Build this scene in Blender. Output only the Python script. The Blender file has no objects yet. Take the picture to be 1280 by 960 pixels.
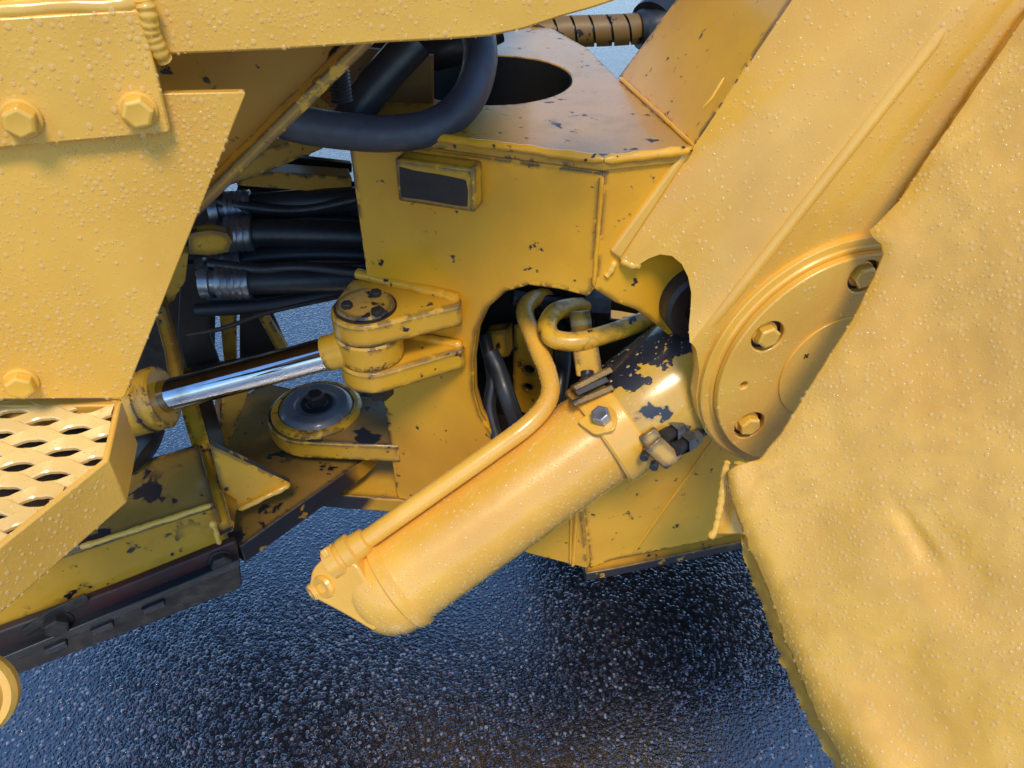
import bpy, bmesh, math, random
import numpy as np
from mathutils import Vector, Matrix, noise

random.seed(7)
rng = np.random.default_rng(11)
scene = bpy.context.scene
COL = scene.collection
rad = math.radians

# ------------------------------------------------------------------ camera
CAM_H, PITCH, FPX = 1.65, rad(38.0), 960.0        # eye height, downward pitch, focal length in pixels of a 1280 wide frame
cam_data = bpy.data.cameras.new("camera")
cam_data.sensor_width = 36.0
cam_data.lens = 36.0 * FPX / 1280.0
cam_data.clip_start = 0.02
cam_data.clip_end = 1000.0
cam = bpy.data.objects.new("camera", cam_data)
cam.location = (0, 0, CAM_H)
cam.rotation_euler = (math.pi / 2 - PITCH, 0, 0)
COL.objects.link(cam)
scene.camera = cam

# ------------------------------------------------------------------ sky, sun, exposure
SUN_ELEV, SUN_AZ = rad(58), rad(172)               # azimuth clockwise from +Y: behind the camera, to the right
world = bpy.data.worlds.new("World")
scene.world = world
world.use_nodes = True
wn = world.node_tree
wn.nodes.clear()
sky = wn.nodes.new("ShaderNodeTexSky")
sky.sky_type = 'NISHITA'
sky.sun_disc = False
sky.sun_elevation = SUN_ELEV
sky.sun_rotation = SUN_AZ
sky.air_density = 1.4
sky.dust_density = 0.0
sky.ozone_density = 10.0
bg = wn.nodes.new("ShaderNodeBackground")
bg.inputs[1].default_value = 0.15
wo = wn.nodes.new("ShaderNodeOutputWorld")
wn.links.new(sky.outputs[0], bg.inputs[0])
wn.links.new(bg.outputs[0], wo.inputs[0])

sun_data = bpy.data.lights.new("sun", 'SUN')
sun_data.energy = 1.7
sun_data.angle = rad(16)
sun_data.color = (1.0, 0.85, 0.62)
sun = bpy.data.objects.new("sun", sun_data)
sdir = Vector((math.sin(SUN_AZ) * math.cos(SUN_ELEV), math.cos(SUN_AZ) * math.cos(SUN_ELEV), math.sin(SUN_ELEV)))
sun.rotation_euler = sdir.to_track_quat('Z', 'Y').to_euler()
sun.location = (0, -3, 5)
COL.objects.link(sun)

scene.view_settings.view_transform = 'Standard'
scene.view_settings.look = 'None'
scene.view_settings.exposure = 0.74
scene.view_settings.gamma = 1.0
scene.view_settings.use_curve_mapping = False
scene.cycles.max_bounces = 7
scene.cycles.diffuse_bounces = 3
scene.cycles.glossy_bounces = 4
scene.cycles.transparent_max_bounces = 10
scene.cycles.caustics_reflective = False
scene.cycles.caustics_refractive = False

# ------------------------------------------------------------------ geometry helpers
C = Vector((0, 0, CAM_H))
FW = Vector((0, math.cos(PITCH), -math.sin(PITCH)))
UPV = Vector((0, math.sin(PITCH), math.cos(PITCH)))


def ray(u, v):
    return FW + Vector((1, 0, 0)) * ((u - 640) / FPX) + UPV * ((480 - v) / FPX)


def at(u, v, d):
    return C + ray(u, v) * d


class Plane:
    """A real plane in the place: a point and an outward normal."""
    def __init__(self, p, n):
        self.p, self.n = Vector(p), Vector(n).normalized()

    def off(self, g):
        return Plane(self.p + self.n * g, self.n)

    def on(self, u, v):
        r = ray(u, v)
        return C + r * ((self.p - C).dot(self.n) / r.dot(self.n))

    def poly(self, pts):
        return [self.on(u, v) for u, v in pts]


def upright(p, yaw):
    y = rad(yaw)
    return Plane(p, (math.sin(y), -math.cos(y), 0))


def level(z):
    return Plane((0, 0, z), (0, 0, 1))


def root_loc(o):
    while o.parent:
        o = o.parent
    return Vector(o.location)


def thing(name, label, cat, loc=(0, 0, 0), group=None):
    o = bpy.data.objects.new(name, None)
    o.empty_display_size = 0.05
    o.location = loc
    COL.objects.link(o)
    o["label"] = label
    o["category"] = cat
    if group:
        o["group"] = group
    return o


def mesh_obj(name, verts, faces, mat, parent=None, smooth=False, bevel=0.0, seg=2, world_coords=True):
    me = bpy.data.meshes.new(name)
    if parent is not None and world_coords:
        b = root_loc(parent)
        verts = [Vector(v) - b for v in verts]
    me.from_pydata([tuple(v) for v in verts], [], faces)
    me.update()
    bm = bmesh.new()
    bm.from_mesh(me)
    bmesh.ops.recalc_face_normals(bm, faces=bm.faces)
    bm.to_mesh(me)
    bm.free()
    if mat:
        me.materials.append(mat)
    if smooth:
        me.polygons.foreach_set("use_smooth", [True] * len(me.polygons))
    o = bpy.data.objects.new(name, me)
    COL.objects.link(o)
    if parent is not None:
        o.parent = parent
    if bevel > 0:
        m = o.modifiers.new("bevel", 'BEVEL')
        m.width = bevel
        m.segments = seg
        m.limit_method = 'ANGLE'
        m.angle_limit = rad(35)
        m.harden_normals = False
        if not smooth:
            me.polygons.foreach_set("use_smooth", [True] * len(me.polygons))
            me.set_sharp_from_angle(angle=rad(32))
    elif smooth:
        me.set_sharp_from_angle(angle=rad(45))
    return o


def rounded(pts, radii, n=6):
    """Round the corners of a 2D outline; radii is a number or a dict index -> radius."""
    out = []
    m = len(pts)
    for i in range(m):
        r = radii.get(i, 0) if isinstance(radii, dict) else radii
        p = Vector(pts[i])
        if r <= 0:
            out.append(tuple(p))
            continue
        a = (Vector(pts[i - 1]) - p)
        b = (Vector(pts[(i + 1) % m]) - p)
        la, lb = min(r, a.length * .49), min(r, b.length * .49)
        q0, q1 = p + a.normalized() * la, p + b.normalized() * lb
        for k in range(n + 1):
            t = k / n
            out.append(tuple(q0 * (1 - t) ** 2 + p * 2 * t * (1 - t) + q1 * t * t))
    return out


def plate(name, outline, back, mat, parent, holes=(), bevel=0.002, seg=2, side=None):
    """A flat plate: 3D outline of the outer face, `back` is the thickness vector."""
    back = Vector(back)
    if not holes:
        n = len(outline)
        verts = [Vector(p) for p in outline] + [Vector(p) + back for p in outline]
        faces = [list(range(n)), list(range(2 * n - 1, n - 1, -1))]
        for i in range(n):
            j = (i + 1) % n
            faces.append([i, n + i, n + j, j])
        o = mesh_obj(name, verts, faces, mat, parent, bevel=bevel, seg=seg)
        if side:                                   # edges rubbed to bare dark steel
            o.data.materials.append(side)
            for p in list(o.data.polygons)[2:]:
                p.material_index = 1
        return o
    bm = bmesh.new()
    loops = []
    for lp in [outline] + list(holes):
        vs = [bm.verts.new(Vector(p)) for p in lp]
        es = [bm.edges.new((vs[i], vs[(i + 1) % len(vs)])) for i in range(len(vs))]
        loops.append((vs, es))
    bmesh.ops.triangle_fill(bm, use_beauty=True, edges=[e for l in loops for e in l[1]])
    bm.verts.index_update()
    verts = [v.co.copy() for v in bm.verts]
    tris = [[v.index for v in f.verts] for f in bm.faces]
    loop_idx = [[v.index for v in l[0]] for l in loops]
    bm.free()
    n = len(verts)
    faces = tris + [[i + n for i in reversed(t)] for t in tris]
    for li in loop_idx:
        for k in range(len(li)):
            a, b = li[k], li[(k + 1) % len(li)]
            faces.append([a, a + n, b + n, b])
    verts = verts + [v + back for v in verts]
    return mesh_obj(name, verts, faces, mat, parent, bevel=bevel, seg=seg)


def frame_of(d):
    d = Vector(d).normalized()
    h = Vector((0, 0, 1)) if abs(d.z) < .9 else Vector((0, 1, 0))
    x = h.cross(d).normalized()
    return x, d.cross(x).normalized(), d


def smooth_path(pts, per=8):
    pts = [Vector(p) for p in pts]
    if len(pts) < 3:
        n = per
        return [pts[0].lerp(pts[1], i / n) for i in range(n + 1)]
    out = []
    for i in range(len(pts) - 1):
        p0 = pts[i - 1] if i > 0 else pts[i] * 2 - pts[i + 1]
        p1, p2 = pts[i], pts[i + 1]
        p3 = pts[i + 2] if i + 2 < len(pts) else pts[i + 1] * 2 - pts[i]
        for k in range(per):
            t = k / per
            out.append(.5 * ((2 * p1) + (p2 - p0) * t + (2 * p0 - 5 * p1 + 4 * p2 - p3) * t * t + (3 * p1 - p0 - 3 * p2 + p3) * t ** 3))
    out.append(pts[-1])
    return out


def tube_geo(path, radius, seg=16, cap=True):
    """radius: number or function of (index, count)."""
    n = len(path)
    verts, faces = [], []
    t0 = (path[1] - path[0]).normalized()
    x, y, _ = frame_of(t0)
    prev = t0
    for i, p in enumerate(path):
        t = (path[min(i + 1, n - 1)] - path[max(i - 1, 0)]).normalized()
        q = prev.rotation_difference(t)
        x = (q @ x)
        x = (x - t * x.dot(t)).normalized()
        y = t.cross(x)
        prev = t
        r = radius(i, n) if callable(radius) else radius
        for k in range(seg):
            a = 2 * math.pi * k / seg
            verts.append(p + x * (math.cos(a) * r) + y * (math.sin(a) * r))
    for i in range(n - 1):
        for k in range(seg):
            a, b = i * seg + k, i * seg + (k + 1) % seg
            faces.append([a, b, b + seg, a + seg])
    if cap:
        faces.append(list(range(seg - 1, -1, -1)))
        faces.append([(n - 1) * seg + k for k in range(seg)])
    return verts, faces


def tube(name, pts, radius, mat, parent=None, seg=16, per=8, smooth=True):
    v, f = tube_geo(smooth_path(pts, per), radius, seg)
    return mesh_obj(name, v, f, mat, parent, smooth=smooth)


def lathe(name, p0, axis, prof, mat, parent, seg=48, x0=None):
    """Revolve profile [(along, radius), ...] about the axis through p0; radius 0 closes it."""
    x, y, d = frame_of(axis)
    p0 = Vector(p0)
    verts, faces, rings = [], [], []
    for s, r in prof:
        if r <= 1e-6:
            rings.append([len(verts)])
            verts.append(p0 + d * s)
        else:
            rings.append(list(range(len(verts), len(verts) + seg)))
            for k in range(seg):
                a = 2 * math.pi * k / seg
                verts.append(p0 + d * s + (x * math.cos(a) + y * math.sin(a)) * r)
    for a, b in zip(rings, rings[1:]):
        for k in range(seg):
            j = (k + 1) % seg
            if len(a) == 1 and len(b) == 1:
                continue
            if len(a) == 1:
                faces.append([a[0], b[j], b[k]])
            elif len(b) == 1:
                faces.append([a[k], a[j], b[0]])
            else:
                faces.append([a[k], a[j], b[j], b[k]])
    o = mesh_obj(name, verts, faces, mat, parent, smooth=True)
    o.data.set_sharp_from_angle(angle=rad(28))
    return o


def box(name, p0, p1, side, up, w, h, mat, parent, bevel=0.002):
    """Bar from p0 to p1, w wide along side, h tall along up (centred)."""
    s, u = Vector(side).normalized() * (w / 2), Vector(up).normalized() * (h / 2)
    p0, p1 = Vector(p0), Vector(p1)
    verts = [p + a * s + b * u for p in (p0, p1) for a, b in ((-1, -1), (1, -1), (1, 1), (-1, 1))]
    faces = [[0, 1, 2, 3], [7, 6, 5, 4], [0, 4, 5, 1], [1, 5, 6, 2], [2, 6, 7, 3], [3, 7, 4, 0]]
    return mesh_obj(name, verts, faces, mat, parent, bevel=bevel)


_bolt_cache = {}


def bolt(parent, pos, normal, af, h, mat, washer=0.0, spin=0.0, name="bolt"):
    """Hex bolt head with chamfered top and an optional washer."""
    key = (round(af, 4), round(h, 4), round(washer, 4), mat.name)
    if key not in _bolt_cache:
        R = af / math.sqrt(3)
        verts, faces = [], []

        def ring(z, r, n, a0=0):
            i = len(verts)
            for k in range(n):
                a = a0 + 2 * math.pi * k / n
                verts.append((r * math.cos(a), r * math.sin(a), z))
            return list(range(i, i + n))

        def join(a, b):
            n = len(a)
            for k in range(n):
                faces.append([a[k], a[(k + 1) % n], b[(k + 1) % n], b[k]])
        z = 0
        if washer:
            a = ring(-.002, washer, 24)
            b = ring(.0022, washer, 24)
            c = ring(.0032, washer * .93, 24)
            join(a, b)
            join(b, c)
            faces.append(c)
            z = .003
        a = ring(z - .001, R, 6)
        b = ring(z + h * .86, R, 6)
        join(a, b)
        # chamfered crown
        c = ring(z + h, af * .45, 6)
        join(b, c)
        d = ring(z + h * .97, af * .33, 6)
        join(c, d)
        faces.append(d)
        me = bpy.data.meshes.new("bolt")
        me.from_pydata(verts, [], faces)
        bm = bmesh.new()
        bm.from_mesh(me)
        bmesh.ops.recalc_face_normals(bm, faces=bm.faces)
        bm.to_mesh(me)
        bm.free()
        me.materials.append(mat)
        me.polygons.foreach_set("use_smooth", [True] * len(me.polygons))
        me.set_sharp_from_angle(angle=rad(25))
        _bolt_cache[key] = me
    o = bpy.data.objects.new(name, _bolt_cache[key])
    COL.objects.link(o)
    o.parent = parent
    q = Vector(normal).normalized().to_track_quat('Z', 'Y')
    o.rotation_euler = (q @ Matrix.Rotation(spin, 4, 'Z').to_quaternion()).to_euler()
    o.location = Vector(pos) - root_loc(parent)
    m = o.modifiers.new("bevel", 'BEVEL')
    m.width = af * .035
    m.segments = 2
    m.limit_method = 'ANGLE'
    m.angle_limit = rad(25)
    return o


def weld(name, pts, r, mat, parent, pitch=0.007, amp=0.28, seg=10):
    """Rippled weld bead along a polyline."""
    pts = [Vector(p) for p in pts]
    dense = []
    for a, b in zip(pts, pts[1:]):
        n = max(2, int((b - a).length / (pitch / 5)))
        dense += [a.lerp(b, i / n) for i in range(n)]
    dense.append(pts[-1])
    path, rs, s = [], [], 0
    for i, p in enumerate(dense):
        if i:
            s += (dense[i] - dense[i - 1]).length
        w = noise.noise_vector(p * 45) * (r * .22)
        path.append(p + w)
        ph = s / pitch + noise.noise(p * 30) * .8
        rs.append(r * (1 - amp * .5 * (1 + math.sin(6.283 * ph)) * (.6 + .8 * noise.noise(p * 17 + Vector((4, 4, 4)))) + .22 * noise.noise(p * 70)))
    rs[0] *= .5
    rs[-1] *= .5
    v, f = tube_geo(path, lambda i, n: rs[i], seg)
    return mesh_obj(name, v, f, mat, parent, smooth=True)


# ------------------------------------------------------------------ materials
class NT:
    def __init__(self, name):
        self.m = bpy.data.materials.new(name)
        self.m.use_nodes = True
        self.t = self.m.node_tree
        self.t.nodes.clear()
        self.out = self.t.nodes.new("ShaderNodeOutputMaterial")

    def n(self, typ, **kw):
        nd = self.t.nodes.new(typ)
        for k, v in kw.items():
            setattr(nd, k, v)
        return nd

    def put(self, sock, val):
        if hasattr(val, "is_output"):
            self.t.links.new(val, sock)
        else:
            sock.default_value = val

    def math(self, op, a, b=0.0, clamp=False):
        nd = self.n("ShaderNodeMath", operation=op, use_clamp=clamp)
        self.put(nd.inputs[0], a)
        self.put(nd.inputs[1], b)
        return nd.outputs[0]

    def ramp(self, fac, lo, hi, a=0.0, b=1.0):
        nd = self.n("ShaderNodeMapRange", clamp=True)
        self.put(nd.inputs[0], fac)
        for i, v in enumerate((lo, hi, a, b)):
            nd.inputs[i + 1].default_value = v
        return nd.outputs[0]

    def mix(self, fac, a, b):
        nd = self.n("ShaderNodeMix", data_type='RGBA')
        self.put(nd.inputs[0], fac)
        self.put(nd.inputs[6], a)
        self.put(nd.inputs[7], b)
        return nd.outputs[2]

    def coord(self, rnd=True):
        tc = self.n("ShaderNodeTexCoord")
        if not rnd:
            return tc.outputs["Object"]
        oi = self.n("ShaderNodeObjectInfo")
        va = self.n("ShaderNodeVectorMath", operation='SCALE')
        va.inputs[0].default_value = (7.3, 3.1, 5.7)
        self.put(va.inputs[3], oi.outputs["Random"])
        ad = self.n("ShaderNodeVectorMath", operation='ADD')
        self.put(ad.inputs[0], tc.outputs["Object"])
        self.put(ad.inputs[1], va.outputs[0])
        return ad.outputs[0]

    def noise(self, co, scale, detail=3, rough=.55, dist=0.0, out=0):
        nd = self.n("ShaderNodeTexNoise")
        self.put(nd.inputs["Vector"], co)
        nd.inputs["Scale"].default_value = scale
        nd.inputs["Detail"].default_value = detail
        nd.inputs["Roughness"].default_value = rough
        nd.inputs["Distortion"].default_value = dist
        return nd.outputs[out]

    def voro(self, co, scale, feature='F1', out="Distance", rnd=1.0):
        nd = self.n("ShaderNodeTexVoronoi", feature=feature)
        self.put(nd.inputs["Vector"], co)
        nd.inputs["Scale"].default_value = scale
        nd.inputs["Randomness"].default_value = rnd
        return nd.outputs[out]

    def bump(self, h, strength, dist, normal=None):
        nd = self.n("ShaderNodeBump")
        nd.inputs["Strength"].default_value = strength
        nd.inputs["Distance"].default_value = dist
        self.put(nd.inputs["Height"], h)
        if normal is not None:
            self.put(nd.inputs["Normal"], normal)
        return nd.outputs[0]

    def edge(self, radius):
        """1 near sharp edges (bevelled normal differs from the true one)."""
        bv = self.n("ShaderNodeBevel", samples=4)
        bv.inputs["Radius"].default_value = radius
        ge = self.n("ShaderNodeNewGeometry")
        dt = self.n("ShaderNodeVectorMath", operation='DOT_PRODUCT')
        self.put(dt.inputs[0], bv.outputs[0])
        self.put(dt.inputs[1], ge.outputs["Normal"])
        return self.ramp(dt.outputs["Value"], .99, .80)

    def bsdf(self, **kw):
        p = self.n("ShaderNodeBsdfPrincipled")
        for k, v in kw.items():
            self.put(p.inputs[k.replace("_", " ")], v)
        self.t.links.new(p.outputs[0], self.out.inputs[0])
        return p


def make_paint(name, col, scrape=None, mott=0.0, chips=0.0, edges=0.0, wet=0.0, rough=.34, dirt=0.25, coat=.3, chip_scale=26, chip_col=(.010, .009, .013, 1)):
    """Yellow machine paint: hue drift, dirt, dark chips on faces and edges, fine water mist when wet."""
    g = NT(name)
    co = g.coord()
    big = g.noise(co, 5.5, 3)
    mid = g.noise(co, 34, 4, .6)
    c1 = tuple(c * 1.06 for c in col) + (1,)
    c2 = (col[0] * .90, col[1] * .84, col[2] * .72, 1)
    colr = g.mix(g.ramp(big, .35, .68), c1, c2)
    # grime settles in soft patches
    gr = g.math('MULTIPLY', g.ramp(g.noise(co, 9, 5, .65, .6), .50, .78), g.ramp(mid, .3, .7))
    colr = g.mix(g.math('MULTIPLY', gr, dirt), colr, (.16, .095, .03, 1))
    if mott > 0:                                     # uneven film of old paint
        mt = g.ramp(g.noise(co, 15, 5, .62, .8), .42, .66)
        colr = g.mix(g.math('MULTIPLY', mt, mott), colr, (col[0] * .78, col[1] * .72, col[2] * .55, 1))
    mask = None
    if chips > 0:
        n1 = g.noise(co, chip_scale, 3, .55, .25)
        th = .715 - .085 * chips
        m1 = g.ramp(n1, th, th + .008)
        reg = g.ramp(g.noise(co, 4.1, 2), .40, .46)
        mask = g.math('MULTIPLY', m1, reg)
        halo = g.math('MULTIPLY', g.math('MULTIPLY', g.ramp(n1, th - .035, th), reg), .45)
        colr = g.mix(halo, colr, (.13, .055, .018, 1))
    if edges > 0:
        e = g.edge(.012 + .006 * edges)
        n2 = g.noise(co, 42, 4, .6)
        n2b = g.noise(co, 7.0, 2)
        s = g.math('ADD', g.math('MULTIPLY', n2, .65), g.math('MULTIPLY', n2b, .5))
        th = .66 - .15 * edges
        e2 = g.math('MULTIPLY', g.ramp(g.math('ADD', e, g.math('MULTIPLY', g.math('SUBTRACT', n2, .5), .8)), .12, .16), g.ramp(s, th, th + .02))
        mask = e2 if mask is None else g.math('MAXIMUM', mask, e2)
    if scrape is not None:                           # paint rubbed off along one side of a round body
        dv, lo = scrape
        dp = g.n("ShaderNodeVectorMath", operation='DOT_PRODUCT')
        tc_ = g.n("ShaderNodeTexCoord")
        g.put(dp.inputs[0], tc_.outputs["Object"])
        dp.inputs[1].default_value = tuple(dv)
        nn_ = g.math('MULTIPLY', g.math('SUBTRACT', g.noise(co, 24, 4, .6), .5), .10)
        m3 = g.ramp(g.math('ADD', dp.outputs["Value"], nn_), lo, lo + .002)
        mask = m3 if mask is None else g.math('MAXIMUM', mask, m3)
    rgh = g.ramp(mid, .25, .75, rough - .07, rough + .09)
    fine = g.noise(co, 420, 2)
    hgt = g.math('ADD', g.math('MULTIPLY', fine, .25), g.math('MULTIPLY', mid, .9))
    nrm = g.bump(hgt, .18, .0012)
    if wet > 0:
        v = g.voro(co, 230, 'SMOOTH_F1')
        patch = g.ramp(g.noise(co, 13, 3), .38, .6)
        h = g.math('MULTIPLY', g.ramp(v, .38, .12), patch)
        nrm = g.bump(h, .18 * wet, .0009, nrm)
    if mask is not None:
        colr = g.mix(mask, colr, chip_col)
        rgh2 = g.n("ShaderNodeMix")
        g.put(rgh2.inputs[0], mask)
        g.put(rgh2.inputs[2], rgh)
        rgh2.inputs[3].default_value = .55
        rgh = rgh2.outputs[0]
        nrm = g.bump(g.math('SUBTRACT', 1.0, mask), .5, .0012, nrm)
    g.bsdf(Base_Color=colr, Roughness=rgh, Normal=nrm, Coat_Weight=coat, Coat_Roughness=.12, Specular_IOR_Level=.5)
    return g.m


YW = (.84, .462, .070)
YF = (.80, .392, .020)
M = {}
M['panel'] = make_paint("wet_yellow_paint", YW, wet=1.0, rough=.33, dirt=.12, coat=.35)
M['fender'] = make_paint("dented_fender_paint", (.84, .456, .062), mott=.6, wet=1.0, rough=.31, dirt=.2, coat=.35)
M['tower'] = make_paint("wet_tower_paint", (.80, .428, .055), wet=.8, rough=.26, dirt=.15, coat=.4)
M['cyl'] = make_paint("wet_cylinder_paint", (.84, .452, .062), wet=.5, rough=.25, dirt=.10, coat=.5)
M['frame'] = make_paint("frame_paint", YF, chips=0.0, edges=.75, wet=.25, rough=.33, dirt=.22)
M['worn'] = make_paint("worn_paint", (.62, .325, .022), chips=1.1, edges=1.9, rough=.42, dirt=.55, coat=.12, chip_scale=20)
M['head'] = make_paint("scraped_cylinder_paint", (.62, .36, .05), chips=1.25, edges=1.4, rough=.30, dirt=.3, chip_scale=15, chip_col=(.013, .014, .022, 1))
M['lug'] = make_paint("lug_paint", (.72, .385, .026), chips=.6, edges=.85, rough=.33, dirt=.35)
M['shade'] = make_paint("shaded_paint", (.50, .26, .028), chips=.35, edges=.7, rough=.5, dirt=.6, coat=.05)  # darker copy of the yellow: shade put into the base colour, plus dirt
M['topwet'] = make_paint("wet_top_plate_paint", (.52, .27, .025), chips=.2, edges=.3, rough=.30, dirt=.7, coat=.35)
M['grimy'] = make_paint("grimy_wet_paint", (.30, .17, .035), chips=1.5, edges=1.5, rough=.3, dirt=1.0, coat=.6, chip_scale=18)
M['brown'] = make_paint("dark_brown_paint", (.15, .075, .014), chips=.6, rough=.5, dirt=.6, coat=.05)
M['bare'] = make_paint("rubbed_edge_paint", (.56, .285, .022), chips=3.9, rough=.45, dirt=.5, chip_scale=17, coat=.1)
M['seam'] = make_paint("seam_paint", YF, chips=0, rough=.3, dirt=.3)
M['guard'] = make_paint("shaded_dirty_guard_paint", (.20, .115, .03), chips=1.2, rough=.5, dirt=.8, coat=.0, chip_scale=30)  # base darkened for shade from the body above, with dirt on it
M['tread'] = make_paint("wet_sheen_tread_paint", (.88, .585, .20), wet=.2, rough=.2, dirt=.1, coat=.8)  # base paled to imitate the reflection on wet strands
M['gloss'] = make_paint("glossy_ridge_paint", (.84, .47, .055), wet=.3, rough=.16, dirt=.05, coat=.9)
M['weld'] = make_paint("weld_paint", (.82, .46, .055), chips=0, wet=.2, rough=.25, dirt=.25, coat=.5)
M['weldchip'] = make_paint("chipped_weld_paint", YF, chips=.75, rough=.3, dirt=.3, chip_scale=40)


def make_simple(name, col, rough, metal=0.0, scale=60, var=.35, bump=.25, coat=0.0, col2=None):
    g = NT(name)
    co = g.coord()
    n = g.noise(co, scale, 4, .6)
    n2 = g.noise(co, scale * .15, 3)
    c2 = col2 or tuple(c * (1 - var) for c in col)
    c = g.mix(g.ramp(n2, .35, .65), tuple(col) + (1,), tuple(c2) + (1,))
    g.bsdf(Base_Color=c, Roughness=g.ramp(n, .3, .7, max(.02, rough - .1), rough + .1), Metallic=metal, Normal=g.bump(n, bump, .0008), Coat_Weight=coat, Coat_Roughness=.1)
    return g.m


M['rubber'] = make_simple("black_rubber", (.020, .022, .026), .42, scale=120, bump=.15)
M['bluehose'] = make_simple("weathered_rubber", (.055, .064, .085), .5, scale=90, bump=.18, col2=(.028, .031, .040))
M['grease'] = make_simple("greasy_dark_steel", (.010, .009, .010), .52, metal=.0, scale=45, bump=.6, col2=(.028, .021, .017))
M['steel'] = make_simple("bare_steel", (.20, .20, .22), .30, metal=.9, scale=80, bump=.2)
M['darksteel'] = make_simple("dark_zinc_steel", (.035, .038, .045), .4, metal=.4, scale=70, bump=.3)
M['zinc'] = make_simple("zinc_fitting", (.36, .37, .40), .34, metal=.75, scale=60, bump=.35, col2=(.08, .085, .095))
M['shadeblack'] = make_simple("shade_black", (.006, .006, .006), .85, scale=40, bump=.3)  # near-black colour standing in for shade inside the box and gaps
M['red'] = make_simple("worn_red_pad", (.060, .009, .010), .55, scale=22, bump=.5, col2=(.022, .018, .016))
M['plate'] = make_simple("worn_name_plate", (.035, .022, .016), .6, scale=55, bump=.8, col2=(.018, .012, .012))
M['pinblue'] = make_paint("scraped_pin_cap", (.15, .175, .23), chips=.6, edges=.6, rough=.3, dirt=.3, chip_scale=30, chip_col=(.24, .22, .20, 1))

g = NT("polished_chrome")
co = g.coord()
nz = g.noise(co, 30, 3)
g.bsdf(Base_Color=g.mix(g.ramp(g.noise(co, 12, 5, .65), .52, .7), (.50, .52, .57, 1), (.26, .24, .23, 1)), Metallic=1.0, Roughness=g.ramp(nz, .3, .7, .05, .12), Normal=g.bump(g.noise(co, 500, 2), .03, .0005))
M['chrome'] = g.m

# water drops: clear skin over the paint, so mostly see-through with a bright sky glint and a pale body colour imitating gathered light
g = NT("water_drop")
tr = g.n("ShaderNodeBsdfTransparent")
tr.inputs[0].default_value = (1, .985, .95, 1)
body = g.n("ShaderNodeBsdfPrincipled")
body.inputs["Base Color"].default_value = (.98, .73, .29, 1)
body.inputs["Roughness"].default_value = .03
body.inputs["IOR"].default_value = 1.38
mx = g.n("ShaderNodeMixShader")
mx.inputs[0].default_value = .36
g.t.links.new(tr.outputs[0], mx.inputs[1])
g.t.links.new(body.outputs[0], mx.inputs[2])
g.t.links.new(mx.outputs[0], g.out.inputs[0])
M['drop'] = g.m

# wet asphalt: tight mosaic of stones in dark binder under a film of water
g = NT("wet_asphalt")
co = g.coord(rnd=False)
warp = g.n("ShaderNodeVectorMath", operation='ADD')
nv = g.n("ShaderNodeTexNoise")
g.put(nv.inputs["Vector"], co)
nv.inputs["Scale"].default_value = 60
sc_ = g.n("ShaderNodeVectorMath", operation='SCALE')
g.put(sc_.inputs[0], nv.outputs[1])
sc_.inputs[3].default_value = .005
g.put(warp.inputs[0], co)
g.put(warp.inputs[1], sc_.outputs[0])
wc = warp.outputs[0]
v1 = g.voro(wc, 112)
v1c = g.voro(wc, 112, out="Color")
v2 = g.voro(wc, 210)
sep = g.n("ShaderNodeSeparateColor")
g.put(sep.inputs[0], v1c)
stone = g.ramp(v1, .62, .30)
tone = g.mix(g.ramp(sep.outputs[0], .0, 1.0), (.008, .009, .016, 1), (.042, .045, .066, 1))
tone = g.mix(g.ramp(sep.outputs[1], .80, .84), tone, (.10, .058, .066, 1))
tone = g.mix(g.ramp(sep.outputs[2], .91, .92), tone, (.24, .25, .29, 1))
colr = g.mix(g.math('MULTIPLY', stone, g.ramp(sep.outputs[2], .1, .5)), (.006, .0065, .010, 1), tone)
hh = g.math('ADD', g.math('MULTIPLY', stone, g.ramp(sep.outputs[0], 0, 1, .35, 1.0)), g.math('MULTIPLY', g.ramp(v2, .6, .1), .35))
hh = g.math('ADD', hh, g.math('MULTIPLY', g.noise(co, 6, 3), 1.2))
nrm = g.bump(hh, .5, .0022)
g.bsdf(Base_Color=colr, Roughness=g.ramp(g.noise(co, 40, 3), .3, .7, .16, .32), Normal=nrm, Coat_Weight=1.0, Coat_Roughness=.16, Coat_IOR=2.55, Coat_Normal=nrm)
M['asphalt'] = g.m


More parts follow.
